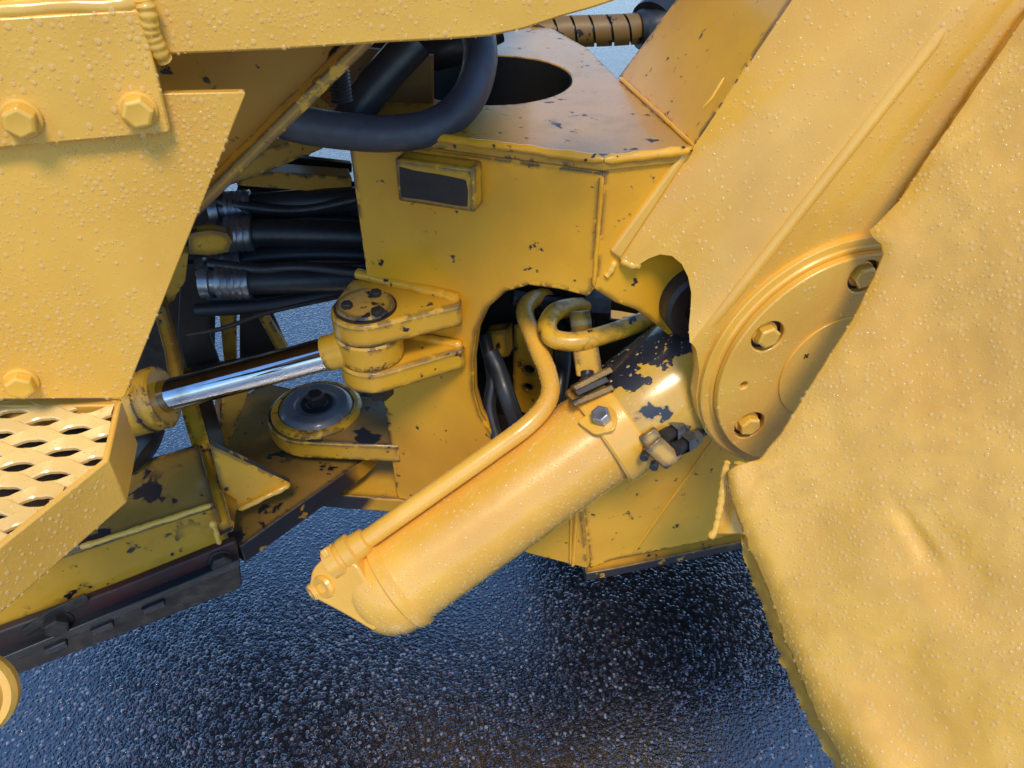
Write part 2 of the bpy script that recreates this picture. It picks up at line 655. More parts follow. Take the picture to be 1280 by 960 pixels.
# ------------------------------------------------------------------ water drops on painted faces
def drops(obj, parent, count, rmin, rmax, facing=None, minfacing=.35, power=2.6, patchy=.45, flat=.32, box_px=None, name="water_droplets"):
    """Scatter low domes of water over the faces of obj that look along `facing`; one mesh."""
    me = obj.data
    me.calc_loop_triangles()
    co = np.array([v.co[:] for v in me.vertices])
    tri = np.array([t.vertices[:] for t in me.loop_triangles])
    base = np.array(root_loc(obj)[:])
    a, b, c = co[tri[:, 0]], co[tri[:, 1]], co[tri[:, 2]]
    nr = np.cross(b - a, c - a)
    ar = np.linalg.norm(nr, axis=1)
    keep = ar > 1e-12
    nrm = nr / np.maximum(ar, 1e-12)[:, None]
    fc = np.array((facing or (-FW))[:]) if not isinstance(facing, tuple) else np.array(facing)
    fc = fc / np.linalg.norm(fc)
    keep &= (nrm @ fc) > minfacing
    # faces only where the photograph can look
    idx = np.where(keep)[0]
    if not len(idx):
        return None
    p = ar[idx] / ar[idx].sum()
    m = count * 3
    pick = rng.choice(idx, size=m, p=p)
    r1, r2 = np.sqrt(rng.random(m)), rng.random(m)
    P = a[pick] * (1 - r1)[:, None] + b[pick] * (r1 * (1 - r2))[:, None] + c[pick] * (r1 * r2)[:, None]
    N = nrm[pick]
    # smooth normals where the mesh is curved
    W = P + base
    # inside a little more than the frame
    d = W - np.array(C[:])
    w = d @ np.array(FW[:])
    uu = 640 + FPX * d[:, 0] / w
    vv = 480 - FPX * (d @ np.array(UPV[:])) / w
    ok = (uu > -60) & (uu < 1340) & (vv > -60) & (vv < 1020)
    P, N, W = P[ok], N[ok], W[ok]
    sel = []
    for i in range(len(P)):
        q = Vector(W[i])
        k = .5 + .9 * noise.noise(q * 9.0) + .5 * noise.noise(q * 31.0)
        if rng.random() < max(.04, 1 - patchy * 2 * (1 - k)):
            sel.append(i)
        if len(sel) >= count:
            break
    P, N = P[sel], N[sel]
    n = len(P)
    if n == 0:
        return None
    R = rmin + (rmax - rmin) * rng.random(n) ** power
    order = np.argsort(-R)
    P, N, R = P[order], N[order], R[order]
    # drops that touch have already run together: keep them apart
    cell = rmax * 1.6
    grid, keep_i = {}, []
    for i in range(n):
        kx, ky, kz_ = (int(math.floor(q / cell)) for q in P[i])
        clash = False
        for dx in (-1, 0, 1):
            for dy in (-1, 0, 1):
                for dz in (-1, 0, 1):
                    for j in grid.get((kx + dx, ky + dy, kz_ + dz), ()):
                        dd = P[i] - P[j]
                        if dd @ dd < ((R[i] + R[j]) * 1.12) ** 2:
                            clash = True
                            break
                    if clash:
                        break
                if clash:
                    break
            if clash:
                break
        if not clash:
            keep_i.append(i)
            grid.setdefault((kx, ky, kz_), []).append(i)
    P, N, R = P[keep_i], N[keep_i], R[keep_i]
    n = len(P)
    down = np.tile(np.array([0, 0, -1.0]), (n, 1))
    ty = down - N * (down * N).sum(1)[:, None]
    ln = np.linalg.norm(ty, axis=1)
    bad = ln < 1e-3
    ty[bad] = np.array([1.0, 0, 0])
    ty /= np.linalg.norm(ty, axis=1)[:, None]
    tx = np.cross(ty, N)
    el = 1 + .35 * rng.random(n) * (R / rmax)
    S = 8
    ang = np.arange(S) * 2 * math.pi / S
    prof = [(1.0, -.04), (.80, .55), (.42, .90)]
    hg = R * flat * (.8 + .4 * rng.random(n))
    blocks = []
    wob = 1 + .05 * rng.standard_normal((n, S))
    for rr, hz_ in prof:
        X = (np.cos(ang)[None, :] * wob * (R * rr)[:, None])
        Y = (np.sin(ang)[None, :] * wob * (R * rr * el)[:, None]) + ((1 - rr) * .35 * R)[:, None]
        blocks.append(P[:, None, :] + tx[:, None, :] * X[:, :, None] + ty[:, None, :] * Y[:, :, None] + N[:, None, :] * (hg * hz_)[:, None, None])
    top = P + N * hg[:, None] + ty * (.35 * R)[:, None]
    V = np.concatenate(blocks + [top[:, None, :]], axis=1)
    nv_ = 3 * S + 1
    f = []
    for lvl in range(2):
        for k in range(S):
            j = (k + 1) % S
            f.append([lvl * S + k, lvl * S + j, (lvl + 1) * S + j, (lvl + 1) * S + k])
    tri_f = [[2 * S + k, 2 * S + (k + 1) % S, 3 * S] for k in range(S)]
    quads = np.array(f)
    tris = np.array(tri_f)
    offs = (np.arange(n) * nv_)
    Q = (quads[None] + offs[:, None, None]).reshape(-1, 4)
    T = (tris[None] + offs[:, None, None]).reshape(-1, 3)
    me2 = bpy.data.meshes.new(name)
    me2.vertices.add(n * nv_)
    me2.vertices.foreach_set("co", V.reshape(-1).astype(np.float32))
    nl = Q.size + T.size
    me2.loops.add(nl)
    me2.loops.foreach_set("vertex_index", np.concatenate([Q.reshape(-1), T.reshape(-1)]).astype(np.int32))
    np_ = len(Q) + len(T)
    me2.polygons.add(np_)
    starts = np.concatenate([np.arange(len(Q)) * 4, Q.size + np.arange(len(T)) * 3]).astype(np.int32)
    me2.polygons.foreach_set("loop_start", starts)
    me2.polygons.foreach_set("use_smooth", np.ones(np_, dtype=bool))
    me2.update(calc_edges=True)
    me2.validate()
    me2.materials.append(M['drop'])
    o = bpy.data.objects.new(name, me2)
    COL.objects.link(o)
    o.parent = parent
    if obj.matrix_basis != Matrix.Identity(4):
        o.matrix_basis = obj.matrix_basis
    o["kind"] = "stuff"
    return o


# ================================================================== SETTING
bm_s = 60.0
ground = mesh_obj("asphalt_ground", [(-bm_s, -bm_s, 0), (bm_s, -bm_s, 0), (bm_s, bm_s, 0), (-bm_s, bm_s, 0)], [[0, 1, 2, 3]], M['asphalt'])
ground["kind"] = "structure"

# reference planes of the machine
A = upright(at(27, 147, .655), 18)                 # outer skin of the rear body
K = Vector((.123, 1.0, 0))                         # upright corner of the front frame
W1 = upright(K, -19)                               # front frame wall left of the corner
W2 = upright(K, 14.5)                              # front frame wall right of the corner
T2 = W2.off(.12)                                   # outer face of the tower
ZT = 1.257                                         # top of the front frame box
e1 = Vector((math.cos(rad(14.5)), math.sin(rad(14.5)), 0))
ez = Vector((0, 0, 1))


def kz(z, back=0.0):
    return Vector((K.x, K.y + back, z))


def lz(z):
    return Vector((-.245, 1.127, z))


def T2L(a, z, g=0.0):
    return T2.p + e1 * a + T2.n * g + ez * (z - T2.p.z)


# ================================================================== FRONT FRAME
ff = thing("front_frame", "chipped yellow welded front frame box with tower plate, steering lugs and round bearing cap", "machine frame", (.1, 1.1, 0))

# left wall with the big rounded cut-out
win1 = W1.poly([(735, 371), (700, 362), (662, 357), (632, 365), (609, 386), (596, 414), (591, 450), (592, 490), (600, 518), (616, 543), (650, 585)])
out1 = [kz(ZT - .021), kz(1.050)] + win1 + [kz(.640)] + [W1.on(735, 711), W1.on(660, 692), W1.on(497, 630), lz(ZT - .021)]
plate("wall", out1, -W1.n * .022, M['frame'], ff, bevel=.003)

# right wall, running on behind the tower
win2 = W2.poly([(770, 379), (795, 388), (822, 408), (862, 440), (880, 480), (850, 525), (780, 590)])
out2 = [kz(ZT - .021), kz(1.050)] + win2 + [kz(.640), W2.on(738, 711), W2.on(765, 700), W2.on(930, 667), W2.on(1000, 652), W2.on(1130, 300), W2.on(868, 183)]
plate("wall", out2, -W2.n * .022, M['frame'], ff, bevel=.003)
# rounded corner seam where both walls are welded
weld("corner_weld", [kz(ZT - .03), kz(1.056)], .0034, M['seam'], ff, pitch=.02, amp=.08)
weld("corner_weld", [kz(.635), kz(.40)], .0045, M['seam'], ff, pitch=.02, amp=.08)

# left and rear walls close the box
bk = Vector((-.10, 1.0, 0)).normalized()
lb = lz(0) + Vector((-.05, .55, 0))
plate("wall", [lz(ZT - .022) + Vector((.001, .024, 0)), Vector((lb.x, lb.y, ZT - .022)), Vector((lb.x, lb.y, .90)), lz(.66) + Vector((.001, .024, 0))], (.02, .003, 0), M['shadeblack'], ff)
plate("wall", [Vector((-.27, 1.55, ZT - .022)), Vector((.10, 1.56, ZT - .022)), Vector((.10, 1.56, .95)), Vector((-.27, 1.55, .95))], (0, .02, 0), M['shadeblack'], ff)

# top plate with the round opening
hc, hr = Vector((-.035, 1.345, ZT)), .137
hole = [hc + Vector((math.cos(t) * hr, math.sin(t) * hr, 0)) for t in np.linspace(0, 2 * math.pi, 49)[:-1]]
tp = [lz(ZT) + Vector((0, -.006, 0)), kz(ZT) + Vector((0, -.006, 0)), Vector((.250, 1.028, ZT)), Vector((.177, 1.356, ZT)), Vector((.1435, 1.534, ZT)), Vector((.06, 1.74, ZT)), Vector((-.30, 1.74, ZT)), Vector((-.31, 1.25, ZT))]
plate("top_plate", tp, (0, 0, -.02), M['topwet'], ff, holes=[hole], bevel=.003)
lathe("opening_shade_cup", hc + Vector((0, 0, -.26)), (0, 0, 1), [(0, hr + .012), (.2585, hr + .0004), (.2585, hr - .0015), (0, hr - .0015), (0, 0)], M['shadeblack'], ff, seg=48)
# black cup above stands in for the shade inside the opening
wl = lambda p, q, n: [p.lerp(q, i / n) for i in range(n + 1)]
weld("weld_bead", wl(lz(ZT - .004), kz(ZT - .004) + Vector((0, -.004, 0)), 8), .0066, M['weldchip'], ff, pitch=.05, amp=.10)
weld("weld_bead", wl(kz(ZT - .004) + Vector((0, -.004, 0)), Vector((.246, 1.026, ZT - .002)), 6), .0072, M['weldchip'], ff, pitch=.05, amp=.10)

# tower: a folded plate, inner return, thick welded edge
tl0, tl1, tr0 = W2.on(770, 320), W2.on(990, 0), T2.on(870, 432)
nT1 = (tl1 - tl0).cross(tr0 - tl0).normalized()
if nT1.dot(FW) > 0:
    nT1 = -nT1
T1 = Plane(tl0, nT1)


def ridge(z):
    a = np.array([[T1.n.x, T1.n.y], [T2.n.x, T2.n.y]])
    b = np.array([T1.p.dot(T1.n) - T1.n.z * z, T2.p.dot(T2.n) - T2.n.z * z])
    s = np.linalg.solve(a, b)
    return Vector((s[0], s[1], z))


r_lo, r_hi = ridge(tr0.z), ridge(1.62)
t1_out = T1.poly([(862, 428), (861, 408), (863, 388), (864, 366), (860, 346), (852, 330), (840, 320), (825, 318), (811, 323), (800, 330), (788, 330)])
t1_left = [W2.on(772, 322), W2.on(868, 182), W2.on(990, 0), W2.on(1045, -80)]
t1_left = [T1.on(772, 322), T1.on(868, 182), T1.on(990, 0), T1.on(1048, -85)]
cc = Vector((.348, .943))                          # bearing axis in tower coordinates
R_CAP = .213
tc = T2L(cc.x, cc.y)
loc = r_lo - T2L(0, 0)
a0 = math.atan2(r_lo.z - cc.y, (r_lo - T2.p).dot(e1) - cc.x)
if a0 < 0:
    a0 += 2 * math.pi
arc = []
for k in range(15):
    t = k / 14
    an = a0 + (rad(330) - a0) * t
    rr = R_CAP + .004
    arc.append(T2L(cc.x + rr * math.cos(an), cc.y + rr * math.sin(an)))
arc[0] = r_lo
hi2 = r_hi + e1 * .36
verts = [r_lo, r_hi]
f1 = [0] + list(range(2, 2 + len(t1_out) + len(t1_left))) + [1]
verts += t1_out + t1_left
n0 = len(verts)
verts += arc[1:] + [T2L(cc.x + .24, cc.y + .02), hi2]
f2 = [0, 1] + list(range(len(verts) - 1, n0 - 1, -1))
tower = mesh_obj("tower_plate", verts, [f1, f2], M['tower'], ff)
for m_ in (("bend", 'BEVEL'),):
    b = tower.modifiers.new(*m_)
    b.width, b.segments, b.limit_method, b.angle_limit = .020, 8, 'ANGLE', rad(12)
s = tower.modifiers.new("thickness", 'SOLIDIFY')
s.thickness, s.offset = .020, -1
b = tower.modifiers.new("edge", 'BEVEL')
b.width, b.segments, b.limit_method, b.angle_limit = .002, 2, 'ANGLE', rad(50)
tower.data.polygons.foreach_set("use_smooth", [True] * 2)
tower.data.set_sharp_from_angle(angle=rad(60))
for p_ in tower.data.polygons:                     # keep the outside outside
    pass
# thick rounded edge of the tower and the bead that welds it to the box
plate("tower_edge", [W2.on(761, 313) + W2.n * .006, T1.on(777, 325) + T1.n * .002, T1.on(870, 183) + T1.n * .002, W2.on(850, 191) + W2.n * .006], -W2.n * .02, M['gloss'], ff, bevel=.005, seg=4)
v, f = tube_geo([ridge(z) + (T1.n + T2.n).normalized() * -.0096 for z in np.linspace(r_lo.z + .005, 1.44, 14)], lambda i, n: (.004, .0092)[min(i, 1)] if i < 2 else (.0105 if i < n - 1 else .004), 20)
mesh_obj("folded_ridge", v, f, M['cyl'], ff, smooth=True)
weld("weld_bead", [W2.on(769, 326) , W2.on(763, 338), W2.on(757, 346)], .006, M['weld'], ff, pitch=.01)
weld("weld_bead", [T1.on(775, 325) + T1.n * -.006, T1.on(790, 332) + T1.n * -.006, T1.on(800, 332) + T1.n * -.006], .007, M['weld'], ff, pitch=.01)
W3n = (Vector((.177, 1.356, 1.257)) - Vector((.250, 1.033, 1.26))).cross(tl1 - Vector((.250, 1.033, 1.26))).normalized()
if W3n.x > 0:
    W3n = -W3n
W3 = Plane((.250, 1.033, 1.26), W3n)
plate("tower_side_plate", W3.poly([(866, 184), (772, 97), (846, -2), (905, -80), (1046, -80), (988, 0)]), -W3.n * .018, M['frame'], ff, bevel=.002)
weld("weld_bead", [W3.on(866, 184) + ez * .002, W3.on(820, 140) + ez * .002, W3.on(775, 99) + ez * .002], .0038, M['seam'], ff, pitch=.04, amp=.12)
# raised scar of spilled weld on the tower side
weld("weld_scar", [W3.on(905, 97), W3.on(890, 122), W3.on(878, 136)], .0028, M['weld'], ff, pitch=.03, amp=.1)
# narrow lip where the tower runs under the fender
weld("tower_lip", wl(T2.on(1122, 262) + T2.n * .004, T2.on(1290, 10) + T2.n * .004, 8), .011, M['tower'], ff, pitch=.08, amp=.05)

# bearing cap: flange ring, face plate with counterbores, centre disc
G = .026
cap = lathe("bearing_cap", tc, T2.n, [(-.004, R_CAP), (.008, R_CAP), (.0095, R_CAP - .002), (.0095, R_CAP - .012), (.0120, R_CAP - .0145), (.0120, .10), (.006, .10), (.006, 0)], M['tower'], ff, seg=96)
PF = T2.off(G)


def circ(plane_o, ax, ay, r, n=32, ph=0.0):
    return [plane_o + ax * (r * math.cos(ph + 2 * math.pi * k / n)) + ay * (r * math.sin(ph + 2 * math.pi * k / n)) for k in range(n)]


fc = tc + T2.n * G
bpx = [(960, 421), (937, 532), (1081, 346)]
bpos = [PF.on(u, v) for u, v in bpx]
hp = PF.on(930, 482)
face = plate("cap_face", circ(fc, e1, ez, .1945, 80), -T2.n * .0135, M['tower'], cap, holes=[circ(p, e1, ez, .0255, 24) for p in bpos] + [circ(hp, e1, ez, .0062, 12)], bevel=.0022)
plate("centre_disc", circ(fc + T2.n * .003, e1, ez, .0945, 64), -T2.n * .004, M['tower'], cap, bevel=.0012)
cm = PF.off(.0035).on(1008, 445)
for sgn in (1, -1):
    dv = (e1 + ez * sgn).normalized() * .0045
    box("punch_mark", cm - dv, cm + dv, T2.n.cross(dv), T2.n, .0016, .0016, M['grease'], cap, bevel=0)
for p, sp in zip(bpos, (.3, .75, .1)):
    lathe("counterbore", p - T2.n * .0150, T2.n, [(0, 0), (0, .0268), (.0022, .0268), (.0022, 0)], M['grease'], cap, seg=24)
    bolt(cap, p - T2.n * .0115, T2.n, .031, .015, M['weld'], washer=.0200, spin=sp)

# pivot hub behind the tower notch, the tower's shadow put into its dark colour
lathe("pivot_hub", W2.on(868, 372) + W2.n * -.004, W2.n, [(0, .060), (.030, .060), (.036, .054), (.036, .030), (.030, .026), (.030, 0)], M['grease'], ff, seg=40)

# name plate block welded to the left wall
mb0 = W1.on(555, 221)
ax1 = Vector((math.cos(rad(-19)), math.sin(rad(-19)), 0))
blk = box("plate_block", mb0, mb0 + W1.n * .034, ax1, ez, .122, .066, M['lug'], ff, bevel=.004)
pb = mb0 + W1.n * .0345
plate("name_plate", [pb + ax1 * x + ez * z for x, z in rounded([(-.056, -.026), (-.02, -.0245), (.03, -.026), (.050, -.025), (.0515, .0), (.049, .016), (.01, .0185), (-.03, .019), (-.054, .022), (-.0555, .0)], .003, 3)], -W1.n * .004, M['plate'], blk, bevel=.001)

# steering lugs
zl1 = CAM_H - .659
zl2 = CAM_H - .752
LT = .042
pc = level(zl1).on(457, 384)


def lug(zt, nose, rn, tip, back, name):
    # rounded nose about the pin, straight flanks to the wall
    pts = []
    tipv, bckv = Vector(tip[:2]), Vector(back[:2])
    c = Vector(nose[:2])

    def tang(p, side):
        d = p - c
        L = d.length
        al = math.acos(min(1, rn / L))
        th = math.atan2(d.y, d.x) + side * al
        return th
    th0, th1 = tang(tipv, -1), tang(bckv, 1)
    while th1 > th0:
        th1 -= 2 * math.pi
    for k in range(17):
        t = th0 + (th1 - th0) * k / 16
        pts.append(Vector((c.x + rn * math.cos(t), c.y + rn * math.sin(t), zt)))
    pts += [Vector((bckv.x, bckv.y, zt)), Vector((tipv.x - .002, tipv.y + .035, zt)), Vector((tipv.x, tipv.y, zt))]
    return plate(name, pts, (0, 0, -LT), M['lug'], ff, bevel=.006, seg=3)


tip1 = level(zl1).on(577, 381)
bk1 = W1.on(440, 347)
lug(zl1, pc, .056, tip1, bk1, "steering_lug")
tip2 = level(zl2).on(581, 436)
lug(zl2, pc + Vector((.002, 0, 0)), .056, tip2, lz(0), "steering_lug")
weld("weld_bead", [level(zl1).on(445, 344) + ez * .004, level(zl1).on(500, 358) + ez * .004, level(zl1).on(560, 372) + ez * .004, level(zl1).on(573, 376) + ez * .002], .0095, M['weldchip'], ff, pitch=.02, amp=.12)
weld("weld_bead", [level(zl2).on(505, 420) + ez * .003, level(zl2).on(565, 431) + ez * .003, level(zl2).on(577, 433) + ez * .003], .008, M['weldchip'], ff, pitch=.02, amp=.12)
# pin with cap and three bolts
pin = lathe("steering_pin", Vector((pc.x, pc.y, zl2 - LT - .018)), ez, [(0, 0), (0, .022), (.012, .026), (.03, .026), (zl1 - zl2 + LT + .010, .026), (zl1 - zl2 + LT + .018, .026), (zl1 - zl2 + LT + .018, .045), (zl1 - zl2 + LT + .0225, .0462), (zl1 - zl2 + LT + .0265, .044), (zl1 - zl2 + LT + .0265, 0)], M['pincap'] if 'pincap' in M else M['head'], ff, seg=48)
for (u, v), m_ in zip(((470, 369), (434, 384), (471, 392)), ('grease', 'darksteel', 'grease')):
    bolt(pin, level(zl1 + .008).on(u, v), ez, .0165, .009, M[m_], spin=random.random())
lathe("grease_ring", Vector((pc.x, pc.y, zl1 + .0015)), ez, [(-.003, .0500), (.0012, .0500), (.0012, .0470), (-.003, .0470), (-.003, .0500)], M['grease'], ff, seg=48)

lathe("pin_nut", Vector((pc.x + .006, pc.y, zl2 - LT - .001)), -ez, [(0, 0), (0, .030), (.020, .030), (.026, .024), (.042, .022), (.042, 0)], M['grease'], ff, seg=6)
# lower hinge lug and main articulation pin
zh = CAM_H - 1.03
hc2 = level(zh).on(396, 512)
hx = lz(0)
hpts = []
for k in range(21):
    t = rad(60) + rad(200) * k / 20
    hpts.append(Vector((hc2.x + .101 * math.cos(t), hc2.y + .101 * math.sin(t), zh)))
hpts += [Vector((-.222, 1.118, zh)), Vector((-.205, 1.30, zh))]
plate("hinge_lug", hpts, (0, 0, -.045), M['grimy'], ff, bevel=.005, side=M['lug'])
hpts2 = [Vector((p.x + (.03 if i < 21 else .004), p.y - (.0 if i < 21 else .004), zh - .150)) for i, p in enumerate(hpts)]
plate("hinge_lug", hpts2, (0, 0, -.04), M['worn'], ff, bevel=.004, side=M['bare'])
hpin = lathe("hinge_pin", Vector((hc2.x, hc2.y, zh - .19)), ez, [(0, .045), (.185, .045), (.185, .076), (.198, .076), (.201, .073), (.205, .070), (.208, .065), (.208, .044), (.2045, .041), (.2045, 0)], M['pinblue'], ff, seg=56)
lathe("hinge_ring", Vector((hc2.x, hc2.y, zh - .004)), ez, [(0, .094), (.008, .093), (.013, .086), (.014, .0775), (.0, .0775), (0, .094)], M['lug'], ff, seg=56)
bolt(hpin, Vector((hc2.x + .002, hc2.y + .002, zh + .0145)), ez, .034, .028, M['grease'], spin=.4)
lathe("retainer_ring", Vector((hc2.x + .002, hc2.y + .002, zh + .0140)), ez, [(0, .033), (.004, .033), (.004, .024), (0, .024)], M['darksteel'], hpin, seg=32)

# lower right: bottom flange, seam and torn strip below the wall
zb = W2.on(738, 711).z
bf = [W2.on(738, 711), W2.on(765, 700), W2.on(930, 667)]
fl = [bf[0] + Vector((-.01, -.012, 0)), bf[1] + W2.n * .012, bf[2] + W2.n * .014 + e1 * .05, bf[2] + W2.n * .014 + e1 * .55, bf[2] + e1 * .55 - W2.n * 1.0, bf[0] + e1 * .10 - W2.n * 1.0]  # unseen rear part widened as a belly to darken the ground reflection
fl = [Vector((p.x, p.y, zb - .001)) for p in fl]
plate("bottom_flange_belly", fl, (0, 0, -.024), M['worn'], ff, bevel=.003, side=M['bare'])
weld("seam_weld", [W2.on(792, 690), W2.on(838, 625), W2.on(893, 548)], .0042, M['seam'], ff, pitch=.05, amp=.06)
weld("seam_weld", [W1.on(714, 640), W1.on(713, 705)], .0035, M['seam'], ff, pitch=.05, amp=.06)

# parts and added dark sheets inside the box, seen through the cut-out
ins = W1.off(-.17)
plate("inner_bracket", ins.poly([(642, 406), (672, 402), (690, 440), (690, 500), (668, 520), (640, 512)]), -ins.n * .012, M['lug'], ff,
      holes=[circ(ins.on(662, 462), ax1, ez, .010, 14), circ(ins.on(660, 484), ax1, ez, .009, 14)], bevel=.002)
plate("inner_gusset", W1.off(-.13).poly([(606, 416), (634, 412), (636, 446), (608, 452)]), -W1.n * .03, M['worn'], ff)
plate("inner_dark_floor", [Vector((-.225, 1.16, .58)), Vector((.10, 1.05, .58)), Vector((.25, 1.10, .58)), Vector((.25, 1.42, .58)), Vector((-.20, 1.42, .58))], (0, 0, -.012), M['grease'], ff)  # added dark sheet that keeps the lower cut-out dark
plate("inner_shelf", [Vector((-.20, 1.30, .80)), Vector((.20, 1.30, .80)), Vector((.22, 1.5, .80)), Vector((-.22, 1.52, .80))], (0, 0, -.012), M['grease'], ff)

plate("inner_dark_sheet", W1.off(-.20).poly([(570, 340), (742, 352), (742, 560), (590, 565)]), -W1.n * .01, M['shadeblack'], ff)  # added black sheets in place of the shade behind the cut-out
plate("inner_dark_sheet", W2.off(-.20).poly([(744, 398), (860, 412), (872, 520), (744, 560)]), -W2.n * .01, M['shadeblack'], ff)
GV = upright((0, 1.20, 0), -6)
plate("hose_guard", GV.poly([(430, 152), (541, 146), (541, 70), (430, 58)]), -GV.n * .012, M['brown'], ff, bevel=.002)

# ================================================================== LIFT CYLINDER
axA = at(480, 737, 1.30)
axB = tc - T2.n * .15 - ez * .006
ad = (axB - axA).normalized()
lc = thing("lift_cylinder", "large wet yellow lift cylinder slanting across the middle, scraped collar at its upper end", "hydraulic cylinder", tuple(axA))
RB, RH = .0840, .088


def axis_s(u, v):
    """Distance along the cylinder axis nearest to the line of sight through a photo point."""
    r = ray(u, v).normalized()
    w0 = axA - C
    b_, d_, e_ = ad.dot(r), ad.dot(w0), r.dot(w0)
    return (b_ * e_ - d_) / (1 - b_ * b_)


viewn = (-FW - ad * (-FW).dot(ad)).normalized()     # side of the barrel that looks at the camera
upn = viewn.cross(ad)
if upn.z < 0:
    upn = -upn
HUP = upn * .93 + viewn * .36
sJ = axis_s(775, 545)
sH = axis_s(800, 520)
barrel = lathe("barrel", axA, ad, [(-.054, 0), (-.053, .022), (-.050, .040), (-.045, .053), (-.037, .064), (-.026, .073), (-.012, .079), (.0, RB), (.012, RB + .001), (.020, RB + .0005), (.024, RB + .006), (.036, RB + .007), (.044, RB + .001), (.052, RB), (sJ - .03, RB), (sJ - .03, 0)], M['cyl'], lc, seg=72)
collar = lathe("head_collar", axA, ad, [(sJ - .034, RB - .002), (sJ - .034, RB + .009), (sJ - .030, RB + .012), (sJ + .018, RB + .013), (sJ + .023, RB + .010), (sJ + .023, RB - .002)], M['cyl'], lc, seg=72)
M['headtop'] = make_paint("scraped_head_paint", (.64, .37, .05), scrape=(HUP, .074), chips=1.0, rough=.26, dirt=.25, chip_scale=15, chip_col=(.012, .014, .022, 1), coat=.5)
headm = lathe("cylinder_head", axA, ad, [(sJ + .015, 0), (sJ + .015, RH + .004), (sJ + .022, RH + .007), (sJ + .060, RH + .009), (sJ + .19, RH + .014), (sJ + .21, RH + .008), (sJ + .30, RH - .01), (sJ + .30, 0)], M['headtop'], lc, seg=72)
# trunnion that carries the cylinder in the bearing
lathe("trunnion", tc - T2.n * .30, T2.n, [(0, 0), (0, .06), (.30, .06), (.30, 0)], M['grease'], lc, seg=40)

# closed lower end: boss with port block and hex plugs
xs, ys, _ = frame_of(ad)
viewn = (-FW - ad * (-FW).dot(ad)).normalized()     # side of the barrel that looks at the camera
upn = viewn.cross(ad)
if upn.z < 0:
    upn = -upn
# cast port block on the lower end, seen as the lump at the top left
dA = (axA - C).dot(FW)
pbn = (viewn * .92 - ad * .38).normalized()
PB = Plane(at(420, 732, dA - .058), pbn)
pblk = plate("port_block", PB.poly(rounded([(389, 712), (412, 690), (446, 706), (466, 742), (470, 792), (428, 767), (384, 744)], 9, 5)), -pbn * .085, M['cyl'], lc, bevel=.010, seg=4)
lathe("port_plug", PB.on(405, 733) - pbn * .008, (pbn - ad * .35), [(-.01, .022), (.008, .0215), (.013, .018), (.013, .010), (.006, .009), (.006, 0)], M['cyl'], lc, seg=24)
lathe("port_plug", PB.on(391, 741) - pbn * .012, (pbn * .7 - ad * .8), [(-.01, .016), (.008, .0155), (.012, .013), (.012, .007), (.006, .006), (.006, 0)], M['cyl'], lc, seg=20)

# oil pipe that runs along the barrel and bends up into the frame
dP = RB + .006
PR = .0160


def pipe_pt(u, v, d):
    return at(u, v, d)


pp = [at(434, 691, dA - .055), at(470, 666, dA - .055), at(520, 631, dA - .054), at(580, 589, dA - .052), at(625, 557, dA - .048), at(655, 535, dA - .045), at(677, 513, dA - .035), at(688, 490, dA - .02), at(684, 464, dA + .0), at(674, 440, dA + .02), at(663, 412, dA + .045), at(656, 390, dA + .07), at(665, 375, dA + .10), at(690, 368, dA + .15)]
pipe1 = tube("oil_pipe", pp, PR, M['cyl'], lc, seg=20, per=8)
pd = (pp[1] - pp[0]).normalized()
lathe("pipe_collar", pp[0] - pd * .018, pd, [(-.020, .012), (-.016, .026), (.004, .028), (.006, .0255), (.012, .0255), (.014, .028), (.030, .028), (.034, .023), (.055, .021), (.058, PR), (.058, 0)], M['cyl'], lc, seg=28)
bolt(lc, pp[0] - pd * .022 + viewn * .016 + upn * .016, upn, .016, .012, M['cyl'], spin=.2)

# clamp assembly on the head: post, stacked clamp plates, bolts
ch = at(744, 520, dA - .085)
cu = (upn * .85 + viewn * .35).normalized()
cv = cu.cross(ad).normalized()
cpl = [((742, 522), .044, .010, 'head', 0), ((738, 502), .046, .009, 'worn', .01), ((737, 482), .044, .007, 'worn', .02)]
# lowest plate is the bent foot that the bolt goes through
foot_n = (viewn * .75 + upn * .55).normalized()
fpl = Plane(at(752, 525, dA - .085), foot_n)
plate("clamp_foot", fpl.poly(rounded([(721, 527), (757, 500), (772, 517), (768, 537), (744, 543)], 5, 3)), -foot_n * .008, M['cyl'], lc, bevel=.0015)
bolt(lc, fpl.on(753, 523), foot_n, .027, .019, M['zinc'], spin=.3)
for k, (u0, v0, u1, v1, m_) in enumerate(((714, 505, 764, 484, 'worn'), (718, 492, 757, 474, 'grease'), (716, 486, 762, 462, 'worn'))):
    d_ = dA - .05 + k * .005
    box("clamp_plate", at(u0, v0, d_), at(u1, v1, d_), upn, viewn, .0105, .055, M[m_], lc, bevel=.0015)
lathe("clamp_spacer", at(736, 516, dA - .045), (at(734, 470, dA - .03) - at(736, 516, dA - .045)), [(0, 0), (0, .011), (.07, .011), (.07, 0)], M['darksteel'], lc, seg=20)
bolt(lc, at(735, 478, dA - .045), upn, .022, .012, M['grease'], spin=.1)
postp = [at(737, 470, dA - .02), at(733, 440, dA - .0), at(728, 412, dA + .02)]
box("clamp_post", postp[0], postp[2], Vector((1, .1, 0)), viewn, .044, .020, M['head'], lc, bevel=.004)
lathe("pipe_saddle", at(713, 405, dA + .03), Vector((1, .05, .12)), [(0, 0), (0, .021), (.035, .021), (.035, 0)], M['head'], lc, seg=24)

